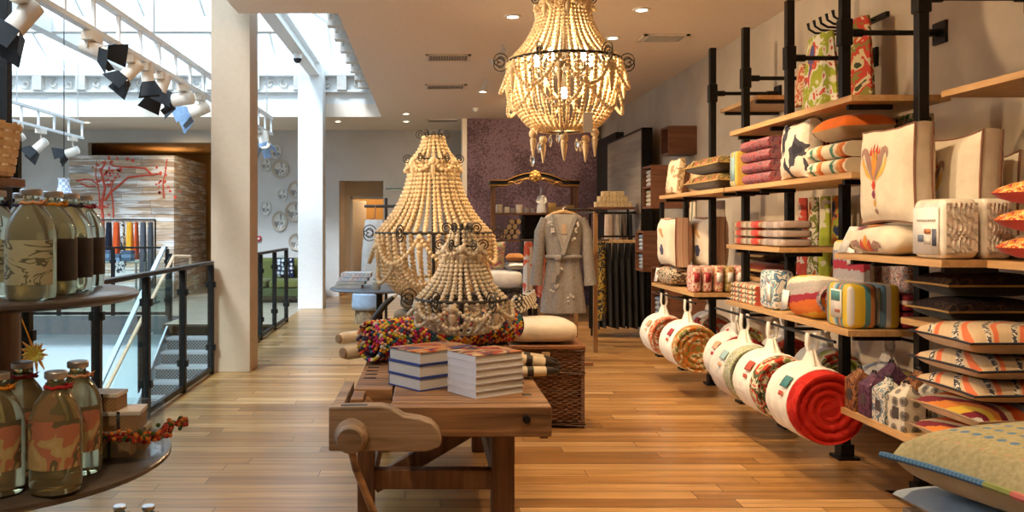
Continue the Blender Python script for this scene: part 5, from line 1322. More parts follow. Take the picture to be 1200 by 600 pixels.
def bottle(label,x,y,z,h,r,liq,lab,ribbon,rz=0,group=None):
    t=thing('bottle',label,'bottle',(x,y,z),rz,group)
    prof=[(0,.006),(r*.75,.0),(r*.95,.004),(r,.02),(r,h*.56),(r*.97,h*.64),(r*.80,h*.745),(r*.52,h*.83),(r*.36,h*.875),(r*.33,h*.90),(r*.33,h*.945),(0,h*.945)]
    O('glass_body',MB().lathe(prof,48),liq,t)
    O('collar',MB().lathe([(r*.34,h*.885),(r*.40,h*.89),(r*.40,h*.905),(r*.34,h*.91)],32,caps=False),liq,t)
    O('cap',MB().lathe([(0,h*.944),(r*.42,h*.942),(r*.44,h*.95),(r*.44,h*.99),(r*.40,h),(0,h)],32),CAP,t)
    m=MB(); s=PI*.42
    m.sheet(lambda a,b: V((r+.0012)*math.sin((2*a-1)*s),-(r+.0012)*math.cos((2*a-1)*s),h*((.22 if lab is LABR else .14)+.40*b)),20,3); L=O('label',m,lab,t)
    if ribbon:
        O('ribbon',MB().tube([V(r*.42*math.cos(a),r*.42*math.sin(a),h*.872+.002*math.sin(5*a)) for a in arc(0,2*PI*11/12,12)],.004,6,True),ribbon,t)
        k=MB()
        for a in range(5): k.tube([V(r*.42,0,h*.872),V(r*.42+.008*math.cos(a*1.3)+.006,.009*math.sin(a*1.3),h*.872+.008*math.cos(a*2.)),V(r*.42+.002,.004*math.sin(a),h*.86)],[.004,.005,.003],6)
        O('ribbon_bow',k,ribbon,t)
    return t
RB={'peach':fabric('peach_ribbon',(.65,.35,.2)),'orange':fabric('orange_ribbon',(.75,.3,.02)),'wine':fabric('wine_ribbon',(.3,.02,.06)),'navy':fabric('navy_ribbon',(.03,.03,.08)),'red':fabric('red_ribbon',(.45,.03,.04))}
for lab,x,y,lb,rb,rz in (('big clear bottle with dark fish label, front of the upper tier',-.927,2.0,LABF,'peach',0.05),('bottle with dark label and orange ribbon, right behind the front bottle on the upper tier',-.935,2.135,LABK,'orange',.9),
      ('bottle with dark label half hidden in the row on the upper tier',-.945,2.262,LABK,'navy',.95),('bottle with wine red ribbon at the right end of the upper tier',-.965,2.40,LABK,'wine',.95),
      ('bottle cut off by the left edge of the picture on the upper tier',-1.056,2.09,LABF,'navy',-.2),('bottle at the back behind the front bottle on the upper tier',-1.06,2.24,LABK,'navy',-.1)):
    bottle(lab,x,y,ZU+.0008,.258,.056,LIQ,lb,RB[rb],rz)
for lab,x,y,rb in (('yellow bottle with red fish label, front of the lower tier',-.832,1.915,'red'),('yellow bottle behind the front one, left of the gift box tray',-.842,2.06,'peach'),
      ('yellow bottle at the back left of the lower tier',-.972,2.05,'red'),('yellow bottle cut off by the left edge on the lower tier',-.955,1.90,'orange')):
    bottle(lab,x,y,ZLo+.0008,.268,.056,LIQY,LABR,RB[rb],.1)
# clear tray with gift boxes and a berry garland
tr=thing('round_tray','clear round acrylic tray of small gift boxes on the lower tier','tray',(-.79,2.225,ZLo+.001))
O('tray_wall',MB().lathe([(.102,.002),(.102,.125),(.099,.125),(.099,.006)],48,caps=False),pane('acrylic',(.95,.97,.97),.1),tr); O('tray_base',MB().lathe([(0,0),(.102,0),(.102,.006),(0,.006)],48),pane('acrylic_base',(.9,.92,.92),.1),tr)
GB=pat('brown_lattice_paper','weave',[(.33,.19,.09),(.42,.27,.14)],190,rough=.6,bm=.0)
def gbox(label,x,y,z,w,d,h,rz):
    t=thing('gift_box',label,'gift box',(x,y,z),rz)
    O('box_body',MB().box(-w/2,w/2,-d/2,d/2,0,h*.8),GB,t); O('lid',MB().box(-w/2-.002,w/2+.002,-d/2-.002,d/2+.002,h*.80,h),PAPER,t); O('ribbon',MB().box(-.004,.004,-d/2-.003,-d/2-.001,0,h),BLACKF,t)
gbox('brown lattice gift box at the bottom front of the clear tray',-.805,2.19,ZLo+.008,.10,.06,.06,.05); gbox('brown lattice gift box at the bottom back of the clear tray',-.79,2.265,ZLo+.008,.10,.06,.06,.1)
gbox('brown lattice gift box in the second layer of the clear tray',-.795,2.23,ZLo+.0685,.105,.09,.05,.12); gbox('small brown lattice gift box with white lid on top of the pile',-.83,2.22,ZLo+.119,.075,.07,.045,-.05)
ga=thing('berry_garland','red, green and orange berry garland wound round the clear tray','garland',(-.79,2.225,ZLo))
for k,(mt,sd) in enumerate(((fabric('berry_red',(.3,.03,.02)),1),(fabric('leaf_green',(.05,.09,.02)),2),(fabric('berry_orange',(.5,.16,.03)),3))):
    random.seed(sd); m=MB(); 
    pts=[V(.112*math.cos(a),.112*math.sin(a),.066+.006*math.sin(3*a)) for a in arc(-2.6,.2,30)]+[V(.13,.04,.072),V(.145,.035,.075)]
    if k==0: O('cord',MB().tube(pts,.006,6),mt,ga)
    for p in pts:
        for q in range(2 if p.x<.1 else 4):
            c=p+V(random.gauss(0,.004)+max(0,.004),random.gauss(0,.005),random.gauss(0,.007)); m.sup(.006,.006,.006,1,1,c,6,4)
    o=O('leaves' if k==1 else 'berries',m,mt,ga); o['kind']='stuff'
# bottles on a lower plinth, only their caps show
pl=thing('wooden_plinth','low dark wooden plinth at the bottom edge left of the bench','plinth',(-1.2,3.35,0))
O('plinth_top',MB().box(-1.5,-.85,3.1,3.6,.205,.235),BROWNBOX,pl,world=True); O('plinth_base',MB().box(-1.46,-.89,3.14,3.56,0,.205),BROWNBOX,pl,world=True)
for i,(px,lb) in enumerate(((138,'bottle at the bottom edge showing only its cap, left of two'),(172,'bottle at the bottom edge showing only its cap, right of two'))):
    bottle(lb,(px-500)*.0033,3.32,.236,.258,.056,LIQY,LABR,RB['navy'],0)
# slatted basket on a black post shelf at the left edge
rk=thing('post_rack','black steel post with a wooden board at the left edge of the picture','rack',(-1.52,3.0,0))
O('post',MB().box(-1.60,-1.50,2.98,3.06,0,1.9),BLACK,rk,world=True); O('board',MB().box(-1.9,-1.40,2.7,2.98,1.715,1.745),BROWNBOX,rk,world=True,bev=.004)
O('rear_post',MB().box(-1.70,-1.675,3.5,3.53,0,1.95),BLACK,rk,world=True)
bkt=thing('slatted_basket','pale slatted wooden basket on the board at the left edge','basket',(-1.50,2.79,1.746))
SL=wood('basket_slat',(.68,.45,.24),(.8,.6,.36),0,.6)
for i in range(6): O('band',MB().lathe([(.135+.004*i,.012+.027*i),(.14+.004*i,.012+.027*i),(.142+.004*i,.032+.027*i),(.137+.004*i,.032+.027*i),(.135+.004*i,.012+.027*i)],40,caps=False),SL,bkt)
for i in range(16):
    a=2*PI*i/16; O('stave',MB().bar(V(.131*math.cos(a),.131*math.sin(a),0),V(.155*math.cos(a),.155*math.sin(a),.175),.02,.005,(math.cos(a),math.sin(a),0)),SL,bkt)
O('basket_base',MB().lathe([(0,0),(.133,0),(.133,.012),(0,.012)],40),SL,bkt)
# straw flower tied to the railing
sf=thing('straw_flower','orange and yellow straw flower ornament tied to the glass railing','ornament',P(42,415,4.63))
for k,(c,mn) in enumerate((((.75,.35,.08),'straw_orange'),((.75,.6,.1),'straw_yellow'))):
    random.seed(10+k); mt=fabric(mn,c)
    for i in range(14):
        a=2*PI*i/14+.2*k; l=random.uniform(.06,.10)*(1 if k==0 else .7)
        O('petal',MB().tube([V(0,0,0),V(l*.6*math.cos(a),-.02,l*.6*math.sin(a)),V(l*math.cos(a),-.035,l*math.sin(a))],[.008,.009,.002],5),mt,sf)
O('centre',MB().sup(.03,.02,.03,1,1),fabric('straw_heart',(.7,.45,.05)),sf)
O('tie',MB().tube([V(0,.0,0),V(-.12,.0,.295)],.004,5),RB['orange'],sf)

# ------------------------------------------------------------------ far left: clothes rail, glass table, lattice lamp
RY=17.15
def cloth_set(items,rail_z,Y):
    pass
cr=thing('clothes_rail','black clothes rail with coloured garments in front of the plank-clad volume','clothes rail',(-5.9,RY,0))
xa,xb=(112-500)*.01715,(182-500)*.01715; zr=P(0,257.5,RY).z
O('rail',MB().tube([V(xa,RY,zr),V(xb,RY,zr)],.018,8),BLACK,cr,world=True)
for x in (xa,xb): O('upright',MB().tube([V(x,RY,0),V(x,RY,zr+.005)],.018,8),BLACK,cr,world=True); O('foot',MB().bar(V(x,RY-.25,.02),V(x,RY+.25,.02),.04,.04),BLACK,cr,world=True)
BWF=pat('black_white_fleck','noise',[(.03,.03,.03),(.7,.68,.65),(.03,.03,.04)],14)
for lb,p0,p1,pb,mt in (('red and lime garment at the left end of the far clothes rail',118,123,298,fabric('lime_red',(.55,.12,.03))),('navy garment second from left on the far clothes rail',123.5,131.5,296,fabric('navy_cloth',(.012,.016,.03))),
      ('red orange top on the far clothes rail between navy and speckled ones',132,141,301,fabric('scarlet_cloth',(.65,.09,.02))),('black and white speckled scarf on the far clothes rail',141.5,147,312,BWF),
      ('yellow ochre blouse on the far clothes rail',147.5,157,305,fabric('mustard_cloth',(.72,.36,.03))),('bright red garment right of the yellow blouse on the far rail',157.5,162.5,304,fabric('vermilion_cloth',(.7,.1,.02))),
      ('grey slate trousers, left pair at the right end of the far rail',163.5,172,340,fabric('slate_cloth',(.10,.10,.115))),('dark grey trousers at the right end of the far rail',172.5,180.5,338,fabric('slate_dark',(.075,.08,.09)))):
    o=cloth_hang('garment',lb,'garment',RY,(p0+.5-500)*.01715,(p1-.5-500)*.01715,P(0,pb,RY).z,zr-.05,mt,.14,3,.75,axis='x')
    O('hanger',MB().tube([V(0,0,-.02),V(0,0,.05)],.008,6).tube([V(-.06,0,-.02),V(.06,0,-.02)],.012,6) if 0 else MB().tube([V(-.06,0,-.03),V(0,0,.0),V(0,0,.022)],.009,6),BROWNBOX,o)
gt=thing('glass_table','low glass display table with folded denim in front of the clothes rail','table',(-6.3,16.4,0))
ZG2=P(0,306,16.4).z
O('glass_top',MB().box(-6.75,-5.45,16.1,16.7,ZG2-.02,ZG2),pane('table_glass',(.75,.88,.86),.15),gt,world=True)
for x in (-6.7,-5.5):
    for y in (16.15,16.65): O('leg',MB().tube([V(x,y,0),V(x,y,ZG2-.02)],.02,8),STEEL,gt,world=True)
for i,(px,n) in enumerate(((126,3),(138,2),(151,3))):
    for k in range(n):
        x=(px-500)*.0164
        fold('folded_jeans',f"folded blue jeans, {ORD[k]} from the bottom of the {['left','middle','right'][i]} pile on the glass table",'jeans',x-.09,x+.09,16.25,16.5,ZG2+.07*k,.068,DENIM if (i+k)%2 else fabric('dark_denim',(.09,.13,.2)),1,'folded jeans on the glass table')
cloth_hang('scarf','black and white speckled scarf hanging over the front of the glass table','scarf',16.07,(139-500)*.0164,(154-500)*.0164,P(0,319,16.4).z,ZG2+.01,BWF,.025,3,.8,axis='x')
LW=pat('lattice_white_blue','weave',[(.8,.82,.86),(.35,.45,.6)],26,rough=.6)
q=P(75,238,11.); lp=thing('pendant_lamp','white and blue lattice pendant lamp hanging in front of the plank-clad volume','lamp',q)
O('lamp_shade',MB().lathe([(.19,0),(.16,.06),(.085,.16),(.065,.26),(.075,.32),(.07,.32),(.058,.26),(.078,.16),(.15,.06),(.18,0)],24,caps=False),LW,lp); O('cord',MB().tube([V(0,0,.30),V(0,0,4.9-q.z)],.006,6),BLACK,lp); O('bulb',MB().sup(.03,.03,.04,1,1,(0,0,.2)),WHITE,lp)

# ------------------------------------------------------------------ back wall: plates, call point, sofa
PLW=plain('plate_glaze',(.68,.66,.62),.3,var=.05,bmp=0)
def plate(px,py,rx,rz_,lb,rim):
    k=YB/F; p=P(px,py,YB); a,b=rx*k,rz_*k
    t=thing('wall_plate',lb,'plate',(p.x,YB,p.z),0,'plates on the back wall')
    M=Matrix.Rotation(PI/2,4,'X')@Matrix.Diagonal((a,b,1,1))
    O('plate_rim',MB(M).lathe([(.98,.004),(1,.02),(.99,.04),(.72,.022),(.72,.006)],32,caps=False),rim,t)
    O('plate_well',MB(M).lathe([(.72,.022),(.66,.014),(0,.012)],32,caps=False),pat('plate_drawing','noise',[(.68,.66,.6),(.70,.68,.62),(.3,.28,.26),(.70,.68,.62)],7.,rough=.35,bm=0),t)
RIMB=plain('plate_rim_tan',(.52,.44,.35),.4,var=.1,bmp=0)
for a in ((324.3,178,6,8.3,'highest small oval plate on the back wall',PLW),(311.7,192.5,6,8,'small oval plate at upper left of the plate group',PLW),(328.7,198.2,10.2,10.8,'large round tan plate near the top of the plate group',RIMB),
   (331.2,228,5.6,8,'small oval plate in the middle of the plate group',PLW),(347.5,222.5,9.6,10.3,'large round plate beside the white column, upper one',RIMB),(311.7,243.3,6,9,'small oval plate at far left of the plate group',PLW),
   (345.5,248,11.5,11.8,'largest round plate in the middle beside the white column',RIMB),(327.8,259.3,9,12,'large oval plate low in the plate group',RIMB),(347.5,283.5,9.3,10,'lowest round plate of the group above the sofa',RIMB)):
    plate(*a)
p=P(303.3,279.5,YB); fc=thing('fire_call_point','small red fire call point on the back wall left of the plates','call point',(p.x,YB,p.z))
O('housing',MB().box(-.055,.055,-.05,0,-.055,.055),plain('alarm_red',(.5,.02,.03),.4),fc,bev=.004); O('glass_front',MB().box(-.032,.032,-.053,-.05,-.02,.02),WHITE,fc)
SG=fabric('olive_green_velvet',(.16,.17,.05)); SD=fabric('dark_green_velvet',(.08,.10,.04))
so=thing('sofa','olive green sofa under the plates at the back wall','sofa',(-2.9,17.7,0))
O('seat_base',MB().box(-3.95,-2.5,17.25,18.2,.12,.30),SD,so,world=True,bev=.03); O('backrest',MB().box(-3.95,-2.5,18.1,18.42,.2,.88),SG,so,world=True,bev=.06)
for i,x in enumerate((-3.58,-2.88)): O('seat_cushion',MB(Matrix.Translation((x,17.66,.385))).sup(.335,.42,.085,.35,.3),SG,so,world=True)
for x in (-4.08,-2.38): O('armrest',MB().box(x-.12,x+.12,17.25,18.4,.12,.62),SD,so,world=True,bev=.05)
for x in (-4.0,-2.45):
    for y in (17.35,18.3): O('leg',MB().lathe([(.02,0),(.03,.12)],12,(x,y,0)),BROWNBOX,so,world=True)
POL=pat('navy_white_spots','dots',[(.75,.75,.75),(.72,.72,.74),(.02,.025,.06),(.02,.03,.07)],11)
face_cushion('cushion','navy cushion with white spots leaning on the green sofa',-2.98,17.92,.475,.42,.42,.12,POL,rz=PI/2-.15)

# ------------------------------------------------------------------ round table behind the bench, denim stool, dress on a stand
tb=thing('round_table','round slate-topped table by the doorway carrying folded denim and jars','table',(-.62,11.2,0))
ZT=P(0,337,11.2).z
O('table_top',MB().lathe([(0,ZT-.03),(.63,ZT-.03),(.65,ZT-.015),(.64,ZT),(0,ZT)],48,(-.62,11.2,0)),plain('slate',(.13,.16,.2),.35),tb,world=True)
O('pedestal',MB().lathe([(.28,0),(.28,.02),(.05,.05),(.04,ZT-.1),(.14,ZT-.03)],24,(-.62,11.2,0)),BLACK,tb,world=True)
FAD=pat('faded_floral_denim','noise',[(.5,.58,.64),(.4,.48,.55),(.62,.62,.6),(.55,.4,.38),(.48,.56,.64)],16)
for i in range(4):
    fold('folded_shirt',f'folded faded blue shirt, {lev4[i]} of the pile on the round table','shirt',-1.20+.03*i,-.84+.04*i,11.02,11.42,ZT+.001+.047*i,.045 if i<3 else .06,FAD if i>1 else fabric('stone_cloth',(.42,.40,.36)),1,'faded shirts on the round table')
for i,(px,r,h,mt,lb) in enumerate(((441,.055,.13,plain('jar_speckled',(.45,.40,.3),.3,var=.3,scale=60),'speckled pottery jar on the round table beside the shirts'),(462,.045,.11,plain('jar_pink',(.6,.35,.3),.3),'pink glass jar on the round table under the hanging dress'),(472,.04,.10,plain('jar_glass',(.55,.52,.45),.2),'small pale jar at the right of the round table'))):
    t=thing('jar',lb,'jar',((px-500)*.01085,10.85,ZT)); O('jar_body',MB().lathe([(0,0),(r*.8,0),(r,h*.15),(r,h*.75),(r*.7,h*.9),(r*.7,h),(0,h)],20),mt,t); O('lid',MB().lathe([(0,h),(r*.75,h),(r*.75,h+.015),(0,h+.018)],20),STEEL,t)
sx=(430-500)*.0138
ds=thing('log_stool','log stool draped with pale blue denim in the passage by the doorway','stool',(sx,13.8,0))
random.seed(5)
O('log',MB().loft([[V((.19+.02*math.sin(3*a+z*4)+.01*math.sin(9*a))*math.cos(a),(.19+.02*math.sin(3*a+z*4))*math.sin(a),z) for a in arc(0,2*PI*35/36,36)] for z in arc(0,.45,6)]),plain('bark',(.3,.22,.13),.8,var=.5,scale=14,bmp=.6),ds)
O('denim_cover',MB().lathe([(.235,.22),(.24,.3),(.23,.46),(.20,.49),(0,.495)],32,caps=False),DENIML,ds,solid=.01)
stx=-.60
dr=thing('dress_stand','iron cross-shaped stand at the round table holding a pale dress','stand',(stx+.0,12.6,0))
O('pole',MB().tube([V(stx,12.6,.02),V(stx,12.6,1.98)],.022,8),DARKIRON,dr,world=True); O('cross_bar',MB().tube([V(stx-.32,12.6,1.86),V(stx+.32,12.6,1.86)],.022,8),DARKIRON,dr,world=True); O('base',MB().lathe([(0,0),(.2,0),(.2,.02),(0,.02)],24,(stx,12.6,0)),DARKIRON,dr,world=True)
o=cloth_hang('dress','long pale grey dress hanging from the iron stand behind the round table','dress',12.28,-.93,-.56,.62,1.66,fabric('pale_dress',(.58,.58,.56)),.11,4,.72,axis='x')
O('hanger',MB().tube([V(-.14,.0,-.03),V(0,0,.02),V(0,.12,.20),V(0,.30,.215)],.008,6),BROWNBOX,o)
sh=P(466,221,YB); gs=thing('wall_shelf','small glass wall shelf behind the tall bead chandelier','shelf',(sh.x,YB,sh.z))
O('shelf_glass',MB().box(-.25,.25,-.2,0,-.012,0),pane('shelf_glass',(.6,.8,.75),.2),gs); O('bracket',MB().box(-.2,.2,-.03,0,-.05,-.012),STEEL,gs)

# ------------------------------------------------------------------ armoire, robe and cushions in front of the purple wall
AY=14.2; kx=AY/F
ax0,ax1=(577-500)*kx,(677-500)*kx
ar=thing('armoire_frame','open wooden shelving frame crowned by a black and gold carved crest','shelf unit',((ax0+ax1)/2,AY+.2,0))
FW=wood('armoire_wood',(.18,.07,.025),(.3,.13,.05),2,.45)
zt_=P(0,217,AY).z
for x in (ax0,ax1-.05):
    for y in (AY,AY+.4): O('upright',MB().box(x,x+.05,y,y+.05,0,zt_),FW,ar,world=True)
def crest(off0,off1):
    pts=[]
    for q in arc(0,1,31):
        x=574+105*q; s=abs(q-.5)*2
        y=217-max(0,(1-(s/.62)**2))*9 if s<.62 else 217
        pts.append((x,y))
    up=[((x-500)*kx,P(0,y-off1,AY).z) for x,y in pts]; dn=[((x-500)*kx,P(0,y-off0,AY).z) for x,y in pts]
    return up+dn[::-1]
GOLD=plain('gilding',(.46,.25,.07),.4,.6,var=.25,scale=40)
O('crest_board',MB().prism(crest(0,5),'y',AY-.06,AY+.45),plain('ebonised',(.015,.012,.01),.4),ar,world=True)
O('gilt_moulding',MB().prism(crest(4.9,6.0),'y',AY-.09,AY+.46),GOLD,ar,world=True); O('gilt_lower_moulding',MB().prism(crest(-1,.4),'y',AY-.07,AY+.45),GOLD,ar,world=True)
m=MB(); cz_=P(0,207,AY).z; cxx=(626.5-500)*kx
for i in range(8): m.sup(.04,.03,.04,1,1,(cxx+.06*math.cos(i*PI/4),AY-.09,cz_+.065*math.sin(i*PI/4)),8,6)
m.sup(.055,.04,.06,1,1,(cxx,AY-.1,cz_),12,8)
O('carved_rosette',m,GOLD,ar,world=True)
for s in (-1,1): O('gilt_scroll',MB().tube([V(cxx+s*(.1+.35*q),AY-.08,P(0,211,AY).z+.03*math.sin(9*q)-.07*q) for q in arc(0,1,24)],.008,6),GOLD,ar,world=True)
shz=[P(0,249.5,AY).z,P(0,281,AY).z,.72]
for i,z in enumerate(shz): O('shelf',MB().box(ax0+.05,ax1-.05 if i!=1 else ax0+.5,AY,AY+.45,z-.03,z),FW,ar,world=True)
O('divider',MB().box(ax0+.5,ax0+.54,AY,AY+.45,shz[2],shz[0]-.03),BLACK,ar,world=True)
O('dark_back',MB().box(ax0+.54,ax1-.05,AY+.42,AY+.45,shz[2],shz[0]-.03),BLACK,ar,world=True)
JW=plain('jar_wax',(.68,.55,.42),.4,var=.15); JG=plain('jar_smoke',(.3,.26,.24),.15)
def jar(px,r,h,mt,lb,dy=.12,grp='jars on the crested shelf'):
    t=thing('candle_jar',lb,'jar',((px-500)*(AY+dy)/F,AY+dy,shz[0]+.002),0,grp)
    O('jar_body',MB().lathe([(0,0),(r,0),(r,h*.8),(r*.8,h*.84),(0,h*.84)],16),mt,t); O('lid',MB().lathe([(0,h*.84),(r*.95,h*.84),(r*.95,h),(0,h)],16),mt,t)
for px,r,h,mt,lb in ((585,.06,.14,JW,'cream candle jar at the left end of the crested shelf'),(594,.05,.10,JW,'small cream candle jar, second from left on the crested shelf'),(601,.045,.08,JG,'low smoky jar, third on the crested shelf'),
   (608.5,.06,.14,JW,'tall cream candle jar, fourth on the crested shelf'),(617,.05,.09,JG,'smoky jar left of the white figurine'),(624,.035,.08,JG,'small dark jar right beside the white figurine')): jar(px,r,h,mt,lb)
fg=thing('figurine','white robed figurine standing on the crested shelf','figurine',((634.5-500)*(AY+.15)/F,AY+.15,shz[0]+.002))
O('robe',MB().lathe([(0,0),(.085,0),(.075,.1),(.05,.24),(.065,.28),(.03,.31),(0,.312)],20),WHITEC,fg); O('head',MB().sup(.03,.03,.038,1,1,(0,0,.335)),JW,fg); O('cap',MB().lathe([(.03,.35),(.012,.42),(0,.45)],12,caps=False),WHITEC,fg)
for x in (-.07,.07): O('arm',MB().tube([V(x*.7,0,.27),V(x*1.1,-.02,.19),V(x*.6,-.05,.15)],[.022,.02,.014],8),WHITEC,fg)
for i,(px,w,h,lb) in enumerate(((647,.14,.17,'pale wooden box on the crested shelf right of the figurine'),(656,.14,.10,'low wooden box in the middle of the crested shelf'),(668,.17,.13,'wooden box at the right end of the crested shelf'))):
    slab('wooden_box',lb,'box',(px-500)*.01435-w/2,(px-500)*.01435+w/2-.01,AY+.08,AY+.26,shz[0]+.002,shz[0]+h,wood('box_gold_wood',(.35,.19,.06),(.5,.3,.1),0,.5),.12,.12)
# firewood
LOGE=wood('log_end',(.6,.36,.14),(.72,.48,.22),0,.7); BARK=plain('log_bark',(.2,.1,.05),.9,var=.4,scale=30,bmp=.5)
random.seed(11); rows=(5,4,3,2); r=.048
for ri,nr in enumerate(rows):
    for j in range(nr):
        x=(581-500)*kx+.075+r+(2*r+.006)*j+(r+.003)*ri; z=shz[1]+r+ri*(r*1.78)
        if x>ax0+.5-r: continue
        t=thing('firewood_log',f"firewood log, {ORD[j]} from left in the {['bottom','second','third','top'][ri]} row under the candle jars",'log',(x,AY+.03,z-r),0,'stacked firewood')
        n=12; ph=random.random()*6
        wf=lambda k: 1-.38*max(0,math.cos(2*PI*k/n-ph))**2
        O('bark',MB().loft([[V(r*.985*wf(k)*math.cos(2*PI*k/n+ph),y,r+r*.985*wf(k)*math.sin(2*PI*k/n+ph)) for k in range(n)] for y in (0,.3)]),BARK,t)
        O('cut_end',MB().loft([[V(r*.95*wf(k)*math.cos(2*PI*k/n+ph),y,r+r*.95*wf(k)*math.sin(2*PI*k/n+ph)) for k in range(n)] for y in (-.004,.001)]),LOGE,t)
# cushions, bedding and a pot on the low shelf
FLW=pat('bright_floral','noise',[(.15,.25,.2),(.55,.15,.2),(.6,.5,.3),(.3,.35,.2),(.65,.3,.35),(.2,.3,.35)],9)
LS=thing('low_bench','low dark bench behind the bead chandeliers carrying cushions and white bedding','bench',(1.15,12.3,0))
O('bench_top',MB().box(.70,1.58,12.0,12.7,.62,.66),BLACK,LS,world=True)
for x in (.75,1.53):
    for y in (12.05,12.65): O('leg',MB().box(x-.03,x+.03,y-.03,y+.03,0,.62),BLACK,LS,world=True)
slab('folded_duvet','folded white bedding on the low bench behind the small chandelier','bedding',.75,1.37,12.08,12.6,.661,.93,WHITEC,.4,.3)
face_cushion('cushion','bright floral cushion leaning on the white bedding',0.94,12.30,.932,.36,.40,.1,FLW,lean=-.25,rz=PI/2+.15)
flat_cushion('cushion','silver grey satin cushion lying on the white bedding',(1.27,12.3,1.0),.28,.36,.12,plain('silver_satin',(.4,.38,.36),.3,.3),rz=.1)
flat_cushion('cushion','orange cushion lying on the silver satin one',(1.27,12.3,1.12),.27,.32,.11,fabric('rust_orange',(.55,.25,.08)),rz=-.1)
pt=thing('ceramic_pot','blue grey ceramic pot on the low bench under the hanging dresses','pot',(1.475,12.15,.661)); O('pot_body',MB().lathe([(0,0),(.07,0),(.1,.08),(.095,.18),(.06,.23),(.065,.26),(.05,.26),(.0,.25)],24),plain('pot_blue',(.2,.27,.32),.3),pt); O('band',MB().lathe([(.099,.12),(.102,.13),(.099,.14)],24,caps=False),STEEL,pt)
# garment rail with robe and dresses
gr=thing('garment_rail','wooden-legged garment rail holding the grey robe','clothes rail',(2.05,11.6,0))
GW=wood('rail_leg_wood',(.3,.15,.06),(.42,.24,.1),2,.5)
RX=1.42
O('rail',MB().tube([V(2.10,10.35,1.74),V(2.10,12.0,1.74)],.015,8),DARKIRON,gr,world=True)
for x,y in ((2.10,12.0),(2.10,10.62),(1.62,12.0)):
    O('leg',MB().box(x-.025,x+.025,y-.025,y+.025,0,1.76 if x>2 else 1.1),GW,gr,world=True)
O('cross_rail',MB().box(1.62,2.10,11.98,12.02,1.06,1.1),GW,gr,world=True)
O('hook_arm',MB().tube([V(2.10,10.35,1.74),V(1.98,10.30,1.77),V(1.70,10.30,1.77)],.012,8),DARKIRON,gr,world=True)
# the robe
by=10.3; bk_=by/F
def rb(px,py,dy=0): p=P(px,py,by); return V(p.x,by+dy,p.z)
ROBE=pat('grey_slub','noise',[(.30,.275,.25),(.34,.31,.285),(.26,.24,.22),(.32,.295,.27)],30,rough=.9)
rx=(660-500)*bk_
rob=thing('robe','grey embroidered robe tied at the waist on a wooden hanger','robe',(rx,by,P(0,366,by).z))
secs=[]
for py,hw,dp in ((366,27,.14),(350,25.5,.13),(330,23,.12),(312,20,.105),(303,19,.10),(295,20,.105),(280,22,.11),(266,25,.11),(256,24,.09),(251,15,.06)):
    z=P(0,py,by).z; secs.append([V(rx+hw*bk_*math.cos(a),by+dp*math.sin(a)*(1+.10*math.sin(9*a)*(py-250)/110),z) for a in arc(0,2*PI*47/48,48)])
O('robe_body',MB().loft(secs),ROBE,rob,world=True)
for s in (-1,1):
    sl=[rb(660+s*21,256),rb(660+s*27,272),rb(660+s*29,300),rb(660+s*31,322),rb(660+s*32,334)] 
    O('sleeve',MB().tube(sl,[.055,.07,.068,.072,.08],16),ROBE,rob,world=True)
neck=[(648,252),(672,252),(664,278),(659,291),(655,278)]
O('lining',MB().prism([(rb(x,y).x,rb(x,y).z) for x,y in neck],'y',by-.128,by-.10),fabric('robe_lining',(.42,.4,.36)),rob,world=True)
O('collar',MB().bar(rb(647,251,-.11),rb(659,296,-.14),.045,.03,(0,1,0)),ROBE,rob,world=True); O('collar',MB().bar(rb(673,251,-.11),rb(657,298,-.145),.045,.03,(0,1,0)),ROBE,rob,world=True)
O('care_label',MB().box(rb(656,0).x,rb(662,0).x,by-.135,by-.13,rb(0,274).z,rb(0,263).z),plain('kraft_label',(.5,.36,.24),.7),rob,world=True)
O('belt',MB().tube([V(rx+19.5*bk_*math.cos(a)*1.02,by+.107*math.sin(a)*1.08,P(0,301,by).z) for a in arc(0,2*PI*23/24,24)],.026,8,True),ROBE,rob,world=True)
O('belt_knot',MB().sup(.045,.035,.04,.8,.8,rb(652,302,-.13)),ROBE,rob,world=True)
for e in ((646,330),(651,322)): O('belt_tail',MB().bar(rb(652,303,-.135),rb(*e,-.15),.05,.012,(0,1,0)),ROBE,rob,world=True)
random.seed(4)
WE=fabric('white_embroidery',(.6,.57,.53))
for px,py in ((643,262),(646,270),(672,270),(674,263),(670,281),(650,335),(668,345),(664,350),(645,341),(655,315)):
    m=MB(); 
    for k in range(6): m.sup(.014,.008,.014,1,1,rb(px+random.uniform(-2,2),py+random.uniform(-2.5,2.5),-.112 if py<290 else -.135),6,4)
    O('embroidery',m,WE,rob,world=True)
HGW=wood('hanger_wood',(.5,.3,.13),(.62,.4,.19),0,.4)
hg=thing('coat_hanger','wooden coat hanger carrying the grey robe','hanger',rb(660,250)); O('hanger_bar',MB().tube([rb(640,255),rb(650,250),rb(660,248),rb(670,250),rb(680,255)],[.02,.024,.026,.024,.02],10),HGW,hg,world=True); O('hook',MB().tube([rb(660,248),rb(660,244),V(rb(660,0).x,by,1.79),V(rb(660,0).x+.03,by,1.80)],.006,6),STEEL,hg,world=True)
COR=pat('cream_coral_bloom','noise',[(.68,.62,.54),(.66,.6,.52),(.68,.62,.55),(.65,.12,.06),(.7,.2,.12)],5.5); CORL=pat('coral_bloom','noise',[(.65,.2,.14),(.7,.3,.22),(.62,.1,.06),(.68,.55,.5)],6)
for i,(x0,x1,mt,lb) in enumerate(((1.30,1.44,COR,'cream dress with coral blooms, left of the grey robe'),(1.47,1.6,CORL,'coral red dress between the cream one and the grey robe'))):
    cloth_hang('dress',lb,'dress',11.5,x0,x1,.62,1.36,mt,.1,3,.8,axis='x')
